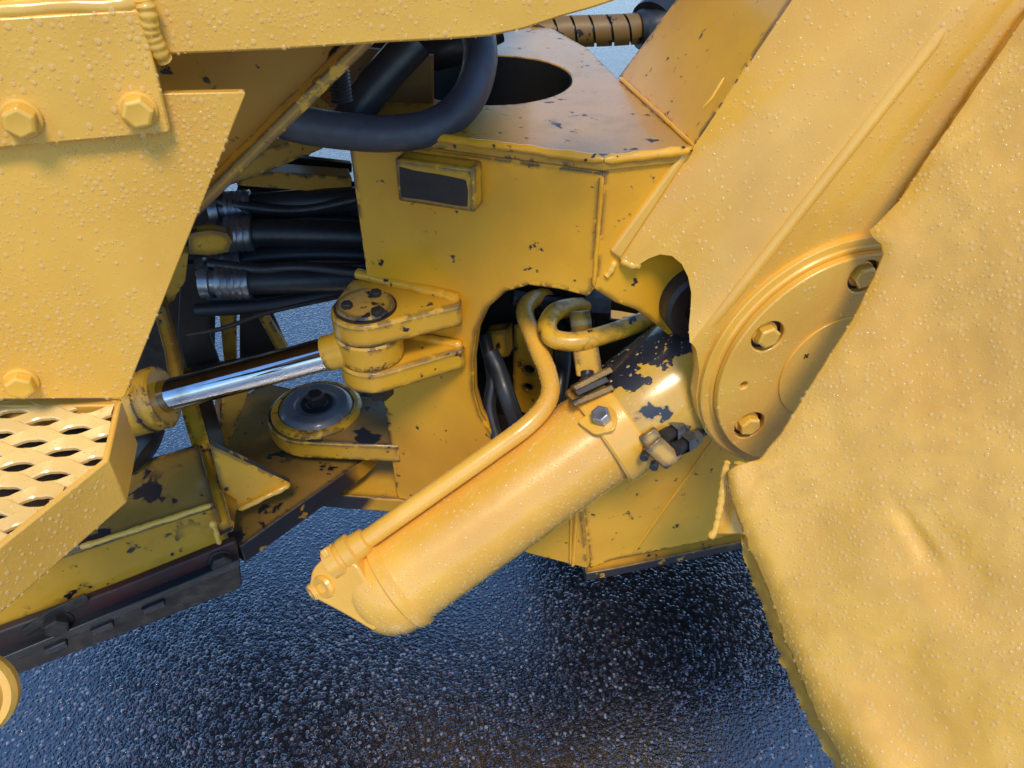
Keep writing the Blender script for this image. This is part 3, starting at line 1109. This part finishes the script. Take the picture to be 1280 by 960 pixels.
# fitting block on the near side of the head
fp = at(826, 567, dA - .09)
fpn = (viewn * .9 - upn * .15).normalized()
fps = Plane(fp, fpn)
plate("fitting_block", fps.poly([(806, 563), (826, 545), (854, 572), (833, 588)]), -fpn * .035, M['head'], lc, bevel=.003)
plate("fitting_block", fps.off(-.004).poly([(800, 547), (820, 534), (828, 546), (808, 561)]), -fpn * .035, M['head'], lc, bevel=.003)
for (u0, v0, u1, v1) in ((838, 541, 876, 519), (852, 556, 886, 535)):
    p0, p1 = at(u0, v0, dA - .075), at(u1, v1, dA - .02)
    dd = (p1 - p0).normalized()
    L = (p1 - p0).length
    bolt(lc, p0, dd, .030, .026, M['zinc'], name="hex_fitting", spin=.2)
    bolt(lc, p0 + dd * .026, dd, .026, .020, M['zinc'], name="hex_fitting", spin=.6)
    lathe("fitting_stub", p0 + dd * .03, dd, [(0, 0), (0, .009), (L, .009), (L, 0)], M['zinc'], lc, seg=16)
    lathe("fitting_stub", p0 - dd * .02, dd, [(0, 0), (0, .012), (.03, .012), (.03, 0)], M['grease'], lc, seg=16)
for u, v in ((806, 568), (818, 580)):
    bolt(lc, at(u, v, dA - .085), (viewn - ad * .6 - upn * .3), .013, .012, M['darksteel'], spin=.3)

# U-shaped pipe from the head round the clamp
up_ = thing("hydraulic_pipe", "short yellow pipe bent in a U beside the round cylinder head", "pipe", tuple(at(700, 420, dA)))
tube("bent_pipe", [at(735, 383, dA + .08), at(714, 384, dA + .06), at(693, 391, dA + .03), at(684, 407, dA + .01), at(692, 423, dA - .005), at(719, 427, dA - .01), at(750, 420, dA - .0), at(787, 408, dA + .02), at(819, 396, dA + .05), at(845, 394, dA + .09), at(860, 402, dA + .13)], .0165, M['lug'], up_, seg=20)
lathe("pipe_nut", at(742, 381, dA + .085), Vector((-1, .1, 0)), [(-.03, 0), (-.03, .026), (.016, .026), (.016, 0)], M['grease'], up_, seg=6)

# ================================================================== STEERING CYLINDER
sc_eye = Vector((pc.x, pc.y, (zl1 - LT + zl2) / 2))
rodL = at(200, 497, 1.30)
rd = (sc_eye - rodL).normalized()
st = thing("steering_cylinder", "steering cylinder with shiny chrome rod pinned between two yellow lugs", "hydraulic cylinder", tuple(rodL))
RL = (sc_eye - rodL).length
lathe("chrome_rod", rodL - rd * .02, rd, [(0, 0), (0, .0275), (RL - .05, .0275), (RL - .05, 0)], M['chrome'], st, seg=48)
lathe("rod_neck", rodL, rd, [(RL - .082, .020), (RL - .079, .0295), (RL - .062, .0305), (RL - .040, .033), (RL - .02, .034), (RL - .01, .02)], M['lug'], st, seg=40)
eh = zl1 - LT - zl2 - .004
lathe("rod_eye", sc_eye - ez * (eh / 2), ez, [(0, .030), (0, .052), (.004, .0545), (eh - .004, .0545), (eh, .052), (eh, .030)], M['lug'], st, seg=48)
lathe("eye_seal", sc_eye + ez * (eh / 2 - .004), ez, [(0, .0535), (.007, .050), (.007, .03), (0, .03)], M['grease'], st, seg=40)
lathe("gland", rodL + rd * .008, -rd, [(0, .0278), (0, .050), (.004, .054), (.022, .054), (.024, .051), (.027, .051), (.030, .054), (.070, .054), (.074, .058), (.30, .058), (.30, 0)], M['lug'], st, seg=56)

# ================================================================== REAR FRAME
rf = thing("rear_frame", "scratched yellow rear frame of beams, gussets and hinge plate behind the step", "machine frame", (-.5, 1.2, 0))
F0 = level(CAM_H - 1.10).on(300, 682)
FR = upright(F0, 25.6)
hpz = CAM_H - 1.10
hl = level(hpz)
hp_out = [hl.on(452, 577), hl.on(300, 684), hl.on(268, 660), hl.on(262, 610), hl.on(268, 520), hl.on(330, 478), hl.on(440, 500), hl.on(470, 560)]
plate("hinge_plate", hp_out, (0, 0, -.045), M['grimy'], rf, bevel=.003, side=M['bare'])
# beam: face, sloping top
fr_face = FR.poly([(-90, 745), (100, 684), (268, 629), (290, 683), (0, 785), (-90, 812)])
plate("beam_face", fr_face, -FR.n * .018, M['worn'], rf, bevel=.002)
tz = FR.on(268, 629)
bt = [FR.on(-90, 745) + FR.n * .003, FR.on(268, 629) + FR.n * .003]
exb = Vector((math.cos(rad(25.6)), math.sin(rad(25.6)), 0))
bt3 = [bt[0] + ez * .003, bt[1] + ez * .003, bt[1] - FR.n * .13 + ez * .035, bt[0] - FR.n * .13 + ez * .035]
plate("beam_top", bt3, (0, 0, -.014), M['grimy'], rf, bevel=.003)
weld("weld_bead", wl(FR.on(100, 683) + FR.n * .002, FR.on(264, 630) + FR.n * .002, 4), .0055, M['weld'], rf, pitch=.016, amp=.15)
weld("weld_bead", wl(FR.on(195, 718) + FR.n * .003, FR.on(292, 676) + FR.n * .003, 4), .009, M['weld'], rf, pitch=.02, amp=.2)
# bolted wear pad and lower rail
FP = FR.off(.016)
plate("pad", FP.poly(rounded([(-60, 812), (110, 750), (150, 735), (296, 676), (301, 706), (0, 832), (-60, 855)], {3: 6, 4: 8})), -FR.n * .016, M['red'], rf, bevel=.003)
FQ = FR.off(.030)
plate("lower_rail", FQ.poly(rounded([(-60, 852), (0, 831), (300, 706), (303, 731), (296, 738), (0, 852), (-60, 876)], {4: 5})), -FR.n * .055, M['grease'], rf, bevel=.003)
plate("pad_edge", FQ.off(.004).poly([(-60, 844), (0, 824), (300, 700), (300, 709), (0, 834), (-60, 855)]), -FR.n * .03, M['darksteel'], rf, bevel=.002)
for u0 in (70, 128, 192):
    v0 = 824 - (u0) * .413 + 14
    box("rail_lug", FQ.off(.004).on(u0 - 14, v0 + 5), FQ.off(.004).on(u0 + 14, v0 - 7), ez, FR.n, .014, .012, M['darksteel'], rf, bevel=.002)
bolt(rf, FP.on(71, 777), FR.n, .036, .016, M['grease'], washer=.026, spin=.3)
bolt(rf, FP.on(276, 699), FR.n, .034, .014, M['grease'], washer=.022, spin=.1)
plate("scrape", FP.off(.004).poly(rounded([(25, 790), (60, 765), (108, 742), (112, 752), (60, 778), (30, 797)], 5, 3)), -FR.n * .004, M['grease'], rf, bevel=.001)
lathe("rubber_bumper", at(176, 560, 1.36), Vector((.75, -.2, -.45)), [(-.05, 0), (-.05, .055), (.0, .055), (.014, .048), (.02, .03), (.02, 0)], M['rubber'], rf, seg=36)
# uprights and gussets
FU = FR.off(.022)
ub = [at(221, 500, 1.46), at(247, 500, 1.46), FU.on(293, 664), FU.on(272, 672)]
plate("upright_bar", ub, -FR.n * .07 + Vector((.01, .04, 0)), M['lug'], rf, bevel=.003, side=M['bare'])
weld("weld_bead", [FR.on(262, 640) + FR.n * .024, FR.on(272, 668) + FR.n * .024], .006, M['weld'], rf, pitch=.02)
plate("corner_gusset", FR.off(-.05).poly([(262, 555), (364, 604), (356, 612), (298, 640), (280, 628)]), -FR.n * .015, M['frame'], rf, bevel=.002, side=M['bare'])
weld("weld_bead", wl(FR.off(-.046).on(300, 637), FR.off(-.046).on(362, 606), 3), .006, M['weld'], rf, pitch=.02)
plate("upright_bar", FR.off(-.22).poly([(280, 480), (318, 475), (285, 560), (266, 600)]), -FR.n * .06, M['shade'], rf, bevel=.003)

# structure and added dark backing in the gap behind the side panel
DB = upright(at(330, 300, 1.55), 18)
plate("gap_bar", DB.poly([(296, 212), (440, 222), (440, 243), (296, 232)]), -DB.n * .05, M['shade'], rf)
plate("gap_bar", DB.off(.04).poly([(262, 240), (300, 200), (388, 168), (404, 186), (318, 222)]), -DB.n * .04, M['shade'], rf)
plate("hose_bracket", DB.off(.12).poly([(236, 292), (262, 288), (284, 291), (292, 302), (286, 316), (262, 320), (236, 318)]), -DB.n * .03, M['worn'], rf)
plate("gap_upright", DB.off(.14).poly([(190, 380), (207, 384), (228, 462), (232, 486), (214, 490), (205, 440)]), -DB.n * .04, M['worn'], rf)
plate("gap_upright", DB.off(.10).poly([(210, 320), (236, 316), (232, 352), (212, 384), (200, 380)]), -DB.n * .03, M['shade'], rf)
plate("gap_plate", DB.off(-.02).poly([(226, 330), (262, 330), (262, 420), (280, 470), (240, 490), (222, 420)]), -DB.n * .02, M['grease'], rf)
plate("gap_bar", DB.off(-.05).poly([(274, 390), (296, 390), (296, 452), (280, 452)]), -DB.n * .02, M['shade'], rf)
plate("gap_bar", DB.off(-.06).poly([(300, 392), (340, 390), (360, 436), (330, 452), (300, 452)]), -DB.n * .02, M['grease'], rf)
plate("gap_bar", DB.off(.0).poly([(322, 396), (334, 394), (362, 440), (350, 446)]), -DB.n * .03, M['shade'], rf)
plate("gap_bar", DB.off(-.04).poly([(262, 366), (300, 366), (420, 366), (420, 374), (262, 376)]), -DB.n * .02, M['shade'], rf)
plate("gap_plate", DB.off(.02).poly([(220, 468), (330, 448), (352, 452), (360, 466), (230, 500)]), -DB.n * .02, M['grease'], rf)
plate("dark_gap_backing", DB.off(-.12).poly([(120, 230), (272, 236), (268, 470), (120, 540)]), -DB.n * .02, M['grease'], rf)  # added backing that hides the ground and darkens the gap
plate("dark_gap_backing", DB.off(-.25).poly([(380, 60), (640, 40), (640, 110), (545, 130), (440, 150), (380, 200)]), -DB.n * .02, M['shade'], rf)
plate("dark_gap_backing", DB.off(-.10).poly([(250, 190), (310, 190), (440, 205), (440, 216), (300, 212), (250, 230)]), -DB.n * .02, M['grease'], rf)
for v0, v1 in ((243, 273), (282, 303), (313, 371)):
    plate("dark_gap_backing", DB.off(-.17).poly([(270, v0), (450, v0 + 2), (450, v1), (270, v1 + 2)]), -DB.n * .02, M['shadeblack'], rf)  # added black bands standing in for shade between the hoses
# inner gusset plate and its flange behind the rail
AG = A.off(-.16)
plate("deck_gusset", AG.poly([(150, 40), (440, 30), (412, 66), (408, 84), (258, 240), (150, 330)]), -A.n * .012, M['shade'], rf, bevel=.002)
p0, p1 = AG.off(.014).on(424, 78), AG.off(.014).on(256, 244)
dirg = (p1 - p0).normalized()
box("gusset_flange", p0 - dirg * .09, p1 + dirg * .03, A.n.cross(dirg), A.n, .014, .034, M['lug'], rf, bevel=.002)
# threaded stud
sp0 = at(416, 40, .93)
stud = [sp0 + Vector((0, 0, -.0022 * i)) for i in range(38)]
v, f = tube_geo(stud, lambda i, n: .0125 + (.0013 if i % 2 else -.0007), 18)
mesh_obj("threaded_stud", v, f, M['darksteel'], rf, smooth=True)
# deck above, out of the picture, that keeps the gap dark
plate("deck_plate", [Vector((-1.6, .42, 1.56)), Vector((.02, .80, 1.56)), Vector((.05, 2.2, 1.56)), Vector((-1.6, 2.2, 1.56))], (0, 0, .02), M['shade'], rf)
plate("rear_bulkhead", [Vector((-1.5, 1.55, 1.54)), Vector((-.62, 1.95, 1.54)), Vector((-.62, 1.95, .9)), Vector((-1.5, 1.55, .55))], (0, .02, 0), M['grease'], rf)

# ================================================================== HOSES
hg = "rubber hoses in the gap behind the side panel"


def hose(pts, r, label, mat='rubber', fit=None, group=None, fitmat='zinc'):
    o = thing("rubber_hose", label, "hose", tuple(pts[0]), group)
    tube("hose_body", pts, r, M[mat], o, seg=20)
    if fit:
        p0, p1 = Vector(pts[0]), Vector(pts[1])
        d = (p1 - p0).normalized()
        prof = [(-.03, 0), (-.03, r * 1.15), (-.012, r * 1.2), (-.010, r * .95), (0, r * .95), (.001, r * 1.28)]
        s_ = .006
        while s_ < fit:
            prof += [(s_, r * 1.30), (s_ + .005, r * 1.22), (s_ + .006, r * 1.30)]
            s_ += .012
        prof += [(fit, r * 1.25), (fit + .002, r * .9)]
        lathe("crimp_fitting", p0, d, prof, M[fitmat], o, seg=24)
    return o


hose([at(330, 140, 1.04), at(372, 155, 1.06), at(430, 164, 1.08), at(490, 167, 1.09), at(545, 157, 1.10), at(582, 127, 1.11), at(599, 85, 1.12), at(598, 45, 1.14), at(585, 5, 1.18)], .0255,
     "thick grey-blue rubber hose looping under the yellow rail", 'bluehose')
hose([at(380, 100, 1.30), at(440, 74, 1.30), at(500, 68, 1.28), at(560, 60, 1.26), at(620, 30, 1.26)], .030, "thick black hose lying just below the rail's lower edge", 'rubber')
hose([at(432, 160, 1.15), at(455, 125, 1.14), at(482, 92, 1.13), at(520, 50, 1.12)], .027, "dark slanting hose behind the looping hose", 'rubber')
hose([at(283, 262, 1.52), at(330, 258, 1.53), at(400, 252, 1.54), at(470, 250, 1.56)], .027, "topmost of the black hoses entering the frame below the yellow bar", 'rubber', .05, hg)
hose([at(283, 294, 1.47), at(330, 291, 1.48), at(400, 293, 1.50), at(470, 296, 1.52)], .027, "second black hose from the top in the gap beside the panel", 'rubber', .05, hg)
hose([at(268, 336, 1.50), at(330, 322, 1.50), at(400, 318, 1.52), at(470, 320, 1.54)], .022, "middle black hose in the gap, sloping up towards the frame", 'rubber', .06, hg)
hose([at(272, 352, 1.44), at(330, 351, 1.45), at(400, 350, 1.47), at(460, 350, 1.49)], .026, "lowest thick black hose, above the steering lug", 'rubber', .06, hg)
hose([at(300, 240, 1.60), at(350, 245, 1.60), at(400, 240, 1.60), at(470, 236, 1.62)], .018, "thin black hose right under the horizontal yellow bar", 'rubber', None, hg)
hose([at(280, 318, 1.62), at(340, 308, 1.60), at(400, 304, 1.60), at(470, 306, 1.62)], .020, "black hose half hidden behind the middle of the hose bundle", 'rubber', None, hg)
hose([at(245, 388, 1.46), at(310, 384, 1.47), at(380, 374, 1.48), at(450, 360, 1.50)], .013, "thin black hose just under the thick hoses", 'rubber', None, hg)
for k, (v0, v1, v2, d0, r0, txt) in enumerate((
        (250, 262, 246, 1.50, .011, "thin black hose crossing in front of the topmost thick hose"),
        (284, 274, 278, 1.53, .012, "thin black hose squeezed between the two upper thick hoses"),
        (330, 334, 342, 1.43, .011, "thin black hose sagging across the lower thick hoses"),
        (374, 366, 356, 1.50, .012, "thin black hose rising under the lowest thick hose"))):
    hose([at(262, v0, d0), at(320, (v0 + v1) / 2 + 4, d0), at(380, v1, d0 + .02), at(460, v2, d0 + .03)], r0, txt, 'rubber', None, hg)
cb = thing("cable", "thin grey cable curving below the black hoses", "cable", tuple(at(235, 420, 1.38)))
tube("cable_body", [at(234, 419, 1.38), at(280, 410, 1.38), at(330, 392, 1.39), at(390, 378, 1.40), at(445, 366, 1.42)], .0042, M['plate'], cb, seg=10)
hose([at(612, 440, 1.40), at(622, 460, 1.40), at(632, 490, 1.39), at(646, 530, 1.40)], .016, "black hose hanging inside the frame cut-out", 'rubber')

hose([at(606, 420, 1.44), at(616, 470, 1.42), at(612, 510, 1.42), at(622, 550, 1.42)], .012, "thin black hose at the left rim of the frame cut-out", 'rubber')
hose([at(696, 400, 1.46), at(704, 440, 1.44), at(700, 480, 1.42), at(690, 520, 1.42)], .016, "black hose behind the yellow pipes in the frame cut-out", 'rubber')
hose([at(640, 372, 1.40), at(690, 378, 1.42), at(760, 378, 1.44), at(800, 384, 1.46)], .014, "black hose along the upper rim of the frame cut-out", 'rubber')
# hose wrapped in a yellow spiral guard
sg = thing("spiral_guarded_hose", "hose wrapped in a dirty yellow spiral guard above the frame top", "hose", tuple(at(640, 45, 1.62)))
spath = smooth_path([at(560, 52, 1.60), at(620, 46, 1.61), at(700, 40, 1.62), at(780, 37, 1.63), at(850, 30, 1.65)], 12)
v, f = tube_geo(spath, .024, 20)
mesh_obj("hose_body", v, f, M['rubber'], sg, smooth=True)
turns, wv, wf = 12, [], []
NS = 24 * turns
L_ = len(spath) - 1
for i in range(NS + 1):
    t = i / NS * (L_ * .83)
    ang = 2 * math.pi * i / 24
    for w in (-.50, .50):
        tt = min(max(t + w * (L_ * .83) / turns * .86, 0), L_ - 1e-4)
        k = int(tt)
        p = spath[k].lerp(spath[k + 1], tt - k)
        x, y, d = frame_of(spath[k + 1] - spath[k])
        for r in (.0275, .031):
            wv.append(p + (x * math.cos(ang) + y * math.sin(ang)) * r)
for i in range(NS):
    a = i * 4
    b = a + 4
    wf += [[a + 1, a + 3, b + 3, b + 1], [a, b, b + 2, a + 2], [a, a + 1, b + 1, b], [a + 2, b + 2, b + 3, a + 3]]
wf += [[0, 2, 3, 1], [NS * 4, NS * 4 + 1, NS * 4 + 3, NS * 4 + 2]]
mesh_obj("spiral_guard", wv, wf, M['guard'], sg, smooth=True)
cd = (spath[-1] - spath[-9]).normalized()
lathe("rubber_cuff", at(797, 38, 1.63), cd, [(0, .02), (0, .036), (.01, .041), (.03, .038), (.05, .044), (.10, .046), (.14, .040), (.14, 0)], M['rubber'], sg, seg=28)
tube("hose_sleeve", [at(815, 30, 1.64), at(830, 12, 1.66), at(850, -20, 1.68)], .05, M['rubber'], sg, seg=20)
tie = tube("cable_tie", [at(665, 30, 1.58), at(683, 38, 1.575), at(698, 48, 1.575), at(712, 70, 1.57)], .0045, M['rubber'], sg, seg=8)

# ================================================================== MOUNTING RAIL AND SIDE PANEL
mr = thing("mounting_rail", "wet yellow rail along the top with a bolted bracket welded to it", "rail", tuple(A.on(100, 60)))
rail_px = [(-220, -120), (-220, 60), (150, 68), (205, 69), (350, 63), (480, 54), (560, 50), (612, 46), (655, 37), (700, 22), (740, 11), (770, 1), (830, -30), (900, -120)]
rail = plate("rail", A.poly(rail_px), -A.n * .014, M['panel'], mr, bevel=.0025)
br = A.off(.013)
bracket = plate("bracket_plate", br.poly([(-220, 36), (-60, 26), (172, 12), (178, 16), (213, 164), (209, 167), (15, 184), (-60, 193), (-220, 212)]), -A.n * .013, M['panel'], mr, bevel=.0025)
weld("weld_bead", [A.on(180, -4) + A.n * .010, A.on(186, 18) + A.n * .012, A.on(190, 40) + A.n * .010, A.on(200, 64) + A.n * .006, A.on(205, 73) + A.n * .002], .0078, M['weld'], mr, pitch=.0065, amp=.55)
weld("weld_bead", wl(A.on(-90, 17) + A.n * .004, A.on(178, 2) + A.n * .004, 8), .0085, M['weld'], mr, pitch=.045, amp=.25)
bolt(mr, br.on(27, 148), A.n, .0235, .0115, M['weld'], washer=.0165, spin=.35)
bolt(mr, br.on(173, 137), A.n, .0235, .0115, M['weld'], washer=.0160, spin=.1)

sp = thing("side_panel", "large wet yellow side panel with slanting right edge below the bracket", "panel", tuple(A.on(80, 400)))
panel = plate("panel_sheet", A.poly([(-220, 117), (200, 117), (305, 115), (307, 118), (157, 494), (153, 498), (-220, 500)]), -A.n * .010, M['panel'], sp, bevel=.002)
bolt(sp, A.on(27, 477), A.n, .024, .011, M['weld'], washer=.0165, spin=.5)

# ================================================================== ACCESS STEP
zs = CAM_H - .538
S = level(zs)
ast = thing("access_step", "yellow step of expanded metal with a bent edge plate below the side panel", "step", tuple(S.on(60, 560)))
edge_px = [(152, 508), (136, 580), (0, 690), (-150, 812)]
ep = [S.on(u, v) for u, v in edge_px]
HF = .062
fo, fi = [], []
for i, p in enumerate(ep):
    d0 = (ep[min(i + 1, 3)] - ep[max(i - 1, 0)]).normalized()
    nn = Vector((-d0.y, d0.x, 0))
    if nn.x < 0:
        nn = -nn
    fo.append(p + nn * .0015 + ez * .006)
    fi.append(p - nn * .0055 + ez * .006)
vs, fs = [], []
for i in range(4):
    vs += [fo[i], fi[i], fi[i] - ez * HF, fo[i] - ez * HF]
for i in range(3):
    a = i * 4
    for k in range(4):
        fs.append([a + k, a + (k + 1) % 4, a + 4 + (k + 1) % 4, a + 4 + k])
fs += [[0, 1, 2, 3], [15, 14, 13, 12]]
flange = mesh_obj("edge_plate", vs, fs, M['panel'], ast, bevel=.002)
# rear rail of the step under the panel
box("rear_strip", S.on(-150, 507) - ez * .012, S.on(150, 505) - ez * .012, Vector((0, 1, 0)), ez, .012, .03, M['panel'], ast)
# expanded metal: zigzag strands that touch at the knuckles
yw = rad(6)
sx, sy = Vector((math.cos(yw), math.sin(yw), 0)), Vector((-math.sin(yw), math.cos(yw), 0))
LWD, P2 = .078, .0172
org = S.on(50, 535)


def inside_step(p):
    d = [(ep[i + 1] - ep[i]) for i in range(3)]
    for i in range(3):
        lo, hi = min(ep[i].y, ep[i + 1].y), max(ep[i].y, ep[i + 1].y)
        if lo <= p.y <= hi:
            t = (p.y - ep[i].y) / (ep[i + 1].y - ep[i].y)
            return ep[i].x + (ep[i + 1].x - ep[i].x) * t - .003
    return ep[0].x if p.y > ep[0].y else -9


tv, tf = [], []
nst = 0
for i in range(-14, 6):
    path = []
    for j in range(-60, 40):
        x = j * LWD / 16
        ph = (x / LWD) % 1.0
        tri = (2 * abs(2 * ph - 1) - 1)
        tri = max(-.62, min(.62, tri)) / .62       # flat knuckles
        p = org + sx * x + sy * (i * P2 + (P2 * .5 - .0012) * tri * (1 if i % 2 else -1))
        if S.on(60, 503).y + .012 < p.y:
            continue
        lim = inside_step(p)
        if p.x > lim or p.x < -.72:
            if path:
                break
            continue
        nzv = noise.noise(p * 130) * .0010
        path.append(p + ez * nzv)
    if len(path) < 2:
        continue
    b0 = len(tv)
    for k, p in enumerate(path):
        w = .0082 + .0007 * noise.noise(p * 90 + Vector((3, 1, 2)))
        tilt = .0012
        for dy, dz in ((-w, -.0022 - tilt), (-w, .0008 - tilt), (-w * .8, .0020 - tilt * .8), (w * .8, .0022 + tilt * .8), (w, .0010 + tilt), (w, -.0020 + tilt)):
            tv.append(p + sy * dy + ez * dz)
    n6 = len(path)
    for k in range(n6 - 1):
        for q in range(6):
            a, b = b0 + k * 6 + q, b0 + k * 6 + (q + 1) % 6
            tf.append([a, b, b + 6, a + 6])
    tf.append([b0 + q for q in range(6)])
    tf.append([b0 + (n6 - 1) * 6 + q for q in range(5, -1, -1)])
tread = mesh_obj("expanded_metal_tread", tv, tf, M['tread'], ast, smooth=True)
tread.data.set_sharp_from_angle(angle=rad(18))
plate("dark_step_sheet", [S.on(u, v) - ez * .046 for u, v in ((-160, 470), (135, 465), (118, 570), (-20, 680), (-160, 790))], (0, 0, -.006), M['grease'], ast)  # added dark sheet that blackens the openings of the tread
# rounded grab end that just enters the picture at the lower left
hb = at(-42, 874, .80)
lathe("lower_foot", hb, Vector((.15, -.75, .6)), [(-.02, 0), (-.02, .044), (-.008, .046), (.0, .043), (.002, .036), (.008, .034), (.010, 0)], M['panel'], ast, seg=40)
box("foot_hanger", hb + Vector((-.03, .0, .02)), S.on(-140, 700) - ez * .02, Vector((1, 0, 0)), Vector((0, 1, 0)), .03, .02, M['panel'], ast)

# ================================================================== FENDER
fe = thing("fender", "large dented wet yellow sheet metal fender at right with a ragged edge", "fender", tuple(at(1100, 650, 1.0)))
f_a, f_b, f_c = at(1100, 290, 1.00), at(930, 650, 1.12), at(1220, 900, .93)
fn = (f_b - f_a).cross(f_c - f_a).normalized()
if fn.dot(FW) > 0:
    fn = -fn
FE = Plane(f_a, fn)
edge_tab = [(-90, 1352), (20, 1280), (150, 1190), (250, 1122), (288, 1086), (297, 1090), (306, 1101), (318, 1102), (345, 1090), (400, 1063), (480, 1012), (540, 976), (574, 948), (582, 922), (590, 910), (615, 913), (650, 921), (690, 932), (740, 953), (800, 973), (860, 1000), (868, 1003), (900, 1017), (960, 1052), (1060, 1100)]
ev_ = np.array([e[0] for e in edge_tab], float)
eu_ = np.array([e[1] for e in edge_tab], float)
rows = np.unique(np.concatenate([np.linspace(-90, 1060, 150), ev_, np.linspace(560, 640, 30)]))
colsn = np.concatenate([np.linspace(0, .12, 16), np.linspace(.135, 1, 64)])


def dent(u, v, cu_, cv_, ru, rv, ang=0.0):
    c_, s_ = math.cos(ang), math.sin(ang)
    du, dv = u - cu_, v - cv_
    x, y = (du * c_ + dv * s_) / ru, (-du * s_ + dv * c_) / rv
    return math.exp(-(x * x + y * y))


fv, ff_ = [], []
for v in rows:
    uL = float(np.interp(v, ev_, eu_))
    jag = (2.2 if v > 640 else .8)
    uL += jag * noise.noise(Vector((v * .08, 2.2, 0))) + jag * .8 * noise.noise(Vector((v * .25, 5.1, 0)))
    for c_ in colsn:
        u = uL + (1420 - uL) * c_
        h = 0.0
        h += .0038 * noise.noise(Vector((u * .006, v * .0055, 1.3))) + .0018 * noise.noise(Vector((u * .015, v * .011, 4.0))) + .0009 * noise.noise(Vector((u * .035, v * .028, 9.0))) + .00035 * noise.noise(Vector((u * .09, v * .08, 3.0)))
        h -= .010 * dent(u, v, 1165, 400, 70, 150, -.35)
        h += .010 * dent(u, v, 1105, 300, 36, 26)
        h -= .008 * dent(u, v, 1020, 640, 60, 95, .2)
        h -= .008 * dent(u, v, 1185, 700, 80, 40, .9)
        h += .005 * dent(u, v, 1090, 720, 55, 110, -.45)
        # sharp crease in the middle
        h -= .0042 * dent(u, v, 1144, 668, 60, 10, 1.02)
        h += .0014 * dent(u, v, 1126, 672, 66, 8, 1.14)
        h += .0022 * dent(u, v, 1158, 668, 62, 9, .92)
        h += .006 * dent(u, v, 1250, 830, 90, 60, .4)
        h -= .006 * dent(u, v, 1130, 830, 50, 80, -.3)
        # lower left margin is rolled back
        if v > 590:
            dd = (u - uL)
            k = min(1.0, (v - 590) / 120)
            h -= .014 * k * math.exp(-(dd / 15.0) ** 1.3)
            if v > 830:
                h += .020 * dent(u, v, uL + 58, 980, 36, 110, 0)
        elif v < 575:
            dd = (u - uL)
            h -= .004 * math.exp(-(dd / 14.0) ** 1.2)
        if 560 < v < 700:
            h += .014 * dent(u, v, 925, 600, 16, 40)
        p = FE.on(u, v) + FE.n * h
        fv.append(p)
nc = len(colsn)
for i in range(len(rows) - 1):
    for j in range(nc - 1):
        a = i * nc + j
        ff_.append([a, a + nc, a + nc + 1, a + 1])
sheet = mesh_obj("fender_sheet", fv, ff_, M['fender'], fe, smooth=True)
if sum((Vector(p.normal).dot(FE.n) for p in list(sheet.data.polygons)[:50])) < 0:
    sheet.data.flip_normals()
sm = sheet.modifiers.new("thickness", 'SOLIDIFY')
sm.thickness, sm.offset = .009, -1
# ragged flange behind the lower left edge
rv, rf_ = [], []
rr_ = np.linspace(668, 1050, 260)
for i, v in enumerate(rr_):
    uL = float(np.interp(v, ev_, eu_))
    k = min(1, (v - 668) / 40)
    jg = 2.0 * noise.noise(Vector((v * .05, 7.7, 0))) + 3.6 * noise.noise(Vector((v * .33, 1.7, 0))) + 4.5 * max(0, noise.noise(Vector((v * .09, 4.7, 0))))
    z1 = .004 * noise.noise(Vector((v * .06, 3.3, 0)))
    rv += [FE.off(-.016).on(uL + 9, v), FE.off(-.020 - .006 * k + z1).on(uL + 2, v), FE.off(-.030 * k - .012 + z1).on(uL - 3 * k, v), FE.off(-.034 * k - .012 - z1).on(uL - (7 + jg) * k, v), FE.off(-.042 * k - .012 - z1).on(uL - (6 + jg) * k, v)]
for i in range(len(rr_) - 1):
    for j in range(4):
        a = 5 * i + j
        rf_.append([a, a + 1, a + 6, a + 5])
fl_ = mesh_obj("edge_flange", rv, rf_, M['fender'], fe, smooth=True)
# torn strip hanging from the corner and ragged beads along the lower edge
FS = FE.off(-.012)
weld("torn_strip", [FS.on(910, 576), FS.on(905, 596), FS.on(902, 620), FS.on(898, 645), FS.on(893, 664), FS.on(887, 672)], .0062, M['weld'], fe, pitch=.013, amp=.25)
plate("strip_flange", FS.off(-.02).poly([(908, 590), (930, 600), (948, 690), (925, 668), (893, 668), (900, 630)]), -FE.n * .006, M['tower'], fe)
weld("curl", [FS.off(.012).on(918, 578), FS.off(.014).on(932, 582), FS.off(.012).on(940, 592)], .0045, M['weld'], fe, pitch=.02)

# ================================================================== WATER DROPS
NA = A.n
drops(panel, sp, 4200, .0005, .0026, facing=tuple(NA), power=4.0, patchy=.50)
drops(rail, mr, 1500, .0005, .0026, facing=tuple(NA), power=4.0)
drops(bracket, mr, 1000, .0005, .0030, facing=tuple(NA), power=4.0)
drops(flange, ast, 420, .0005, .0026, minfacing=.2, power=3.0)
drops(tread, ast, 700, .0006, .0024, power=2.5)
drops(sheet, fe, 12000, .0005, .0030, facing=tuple(FE.n), power=3.8, patchy=.35)
drops(tower, ff, 5500, .0005, .0031, facing=tuple(T2.n), minfacing=.3, power=3.8, patchy=.35)
drops(face, cap, 900, .0006, .0030, facing=tuple(T2.n), power=3.6)
drops(cap, cap, 400, .0006, .0030, minfacing=.2, power=3.4)
drops(barrel, lc, 4200, .0006, .0032, minfacing=-.15, power=3.4, patchy=.30)
drops(pipe1, lc, 700, .0006, .0026, minfacing=-.2, power=3.0)
drops(headm, lc, 350, .0007, .0030, minfacing=.1, power=3.0)
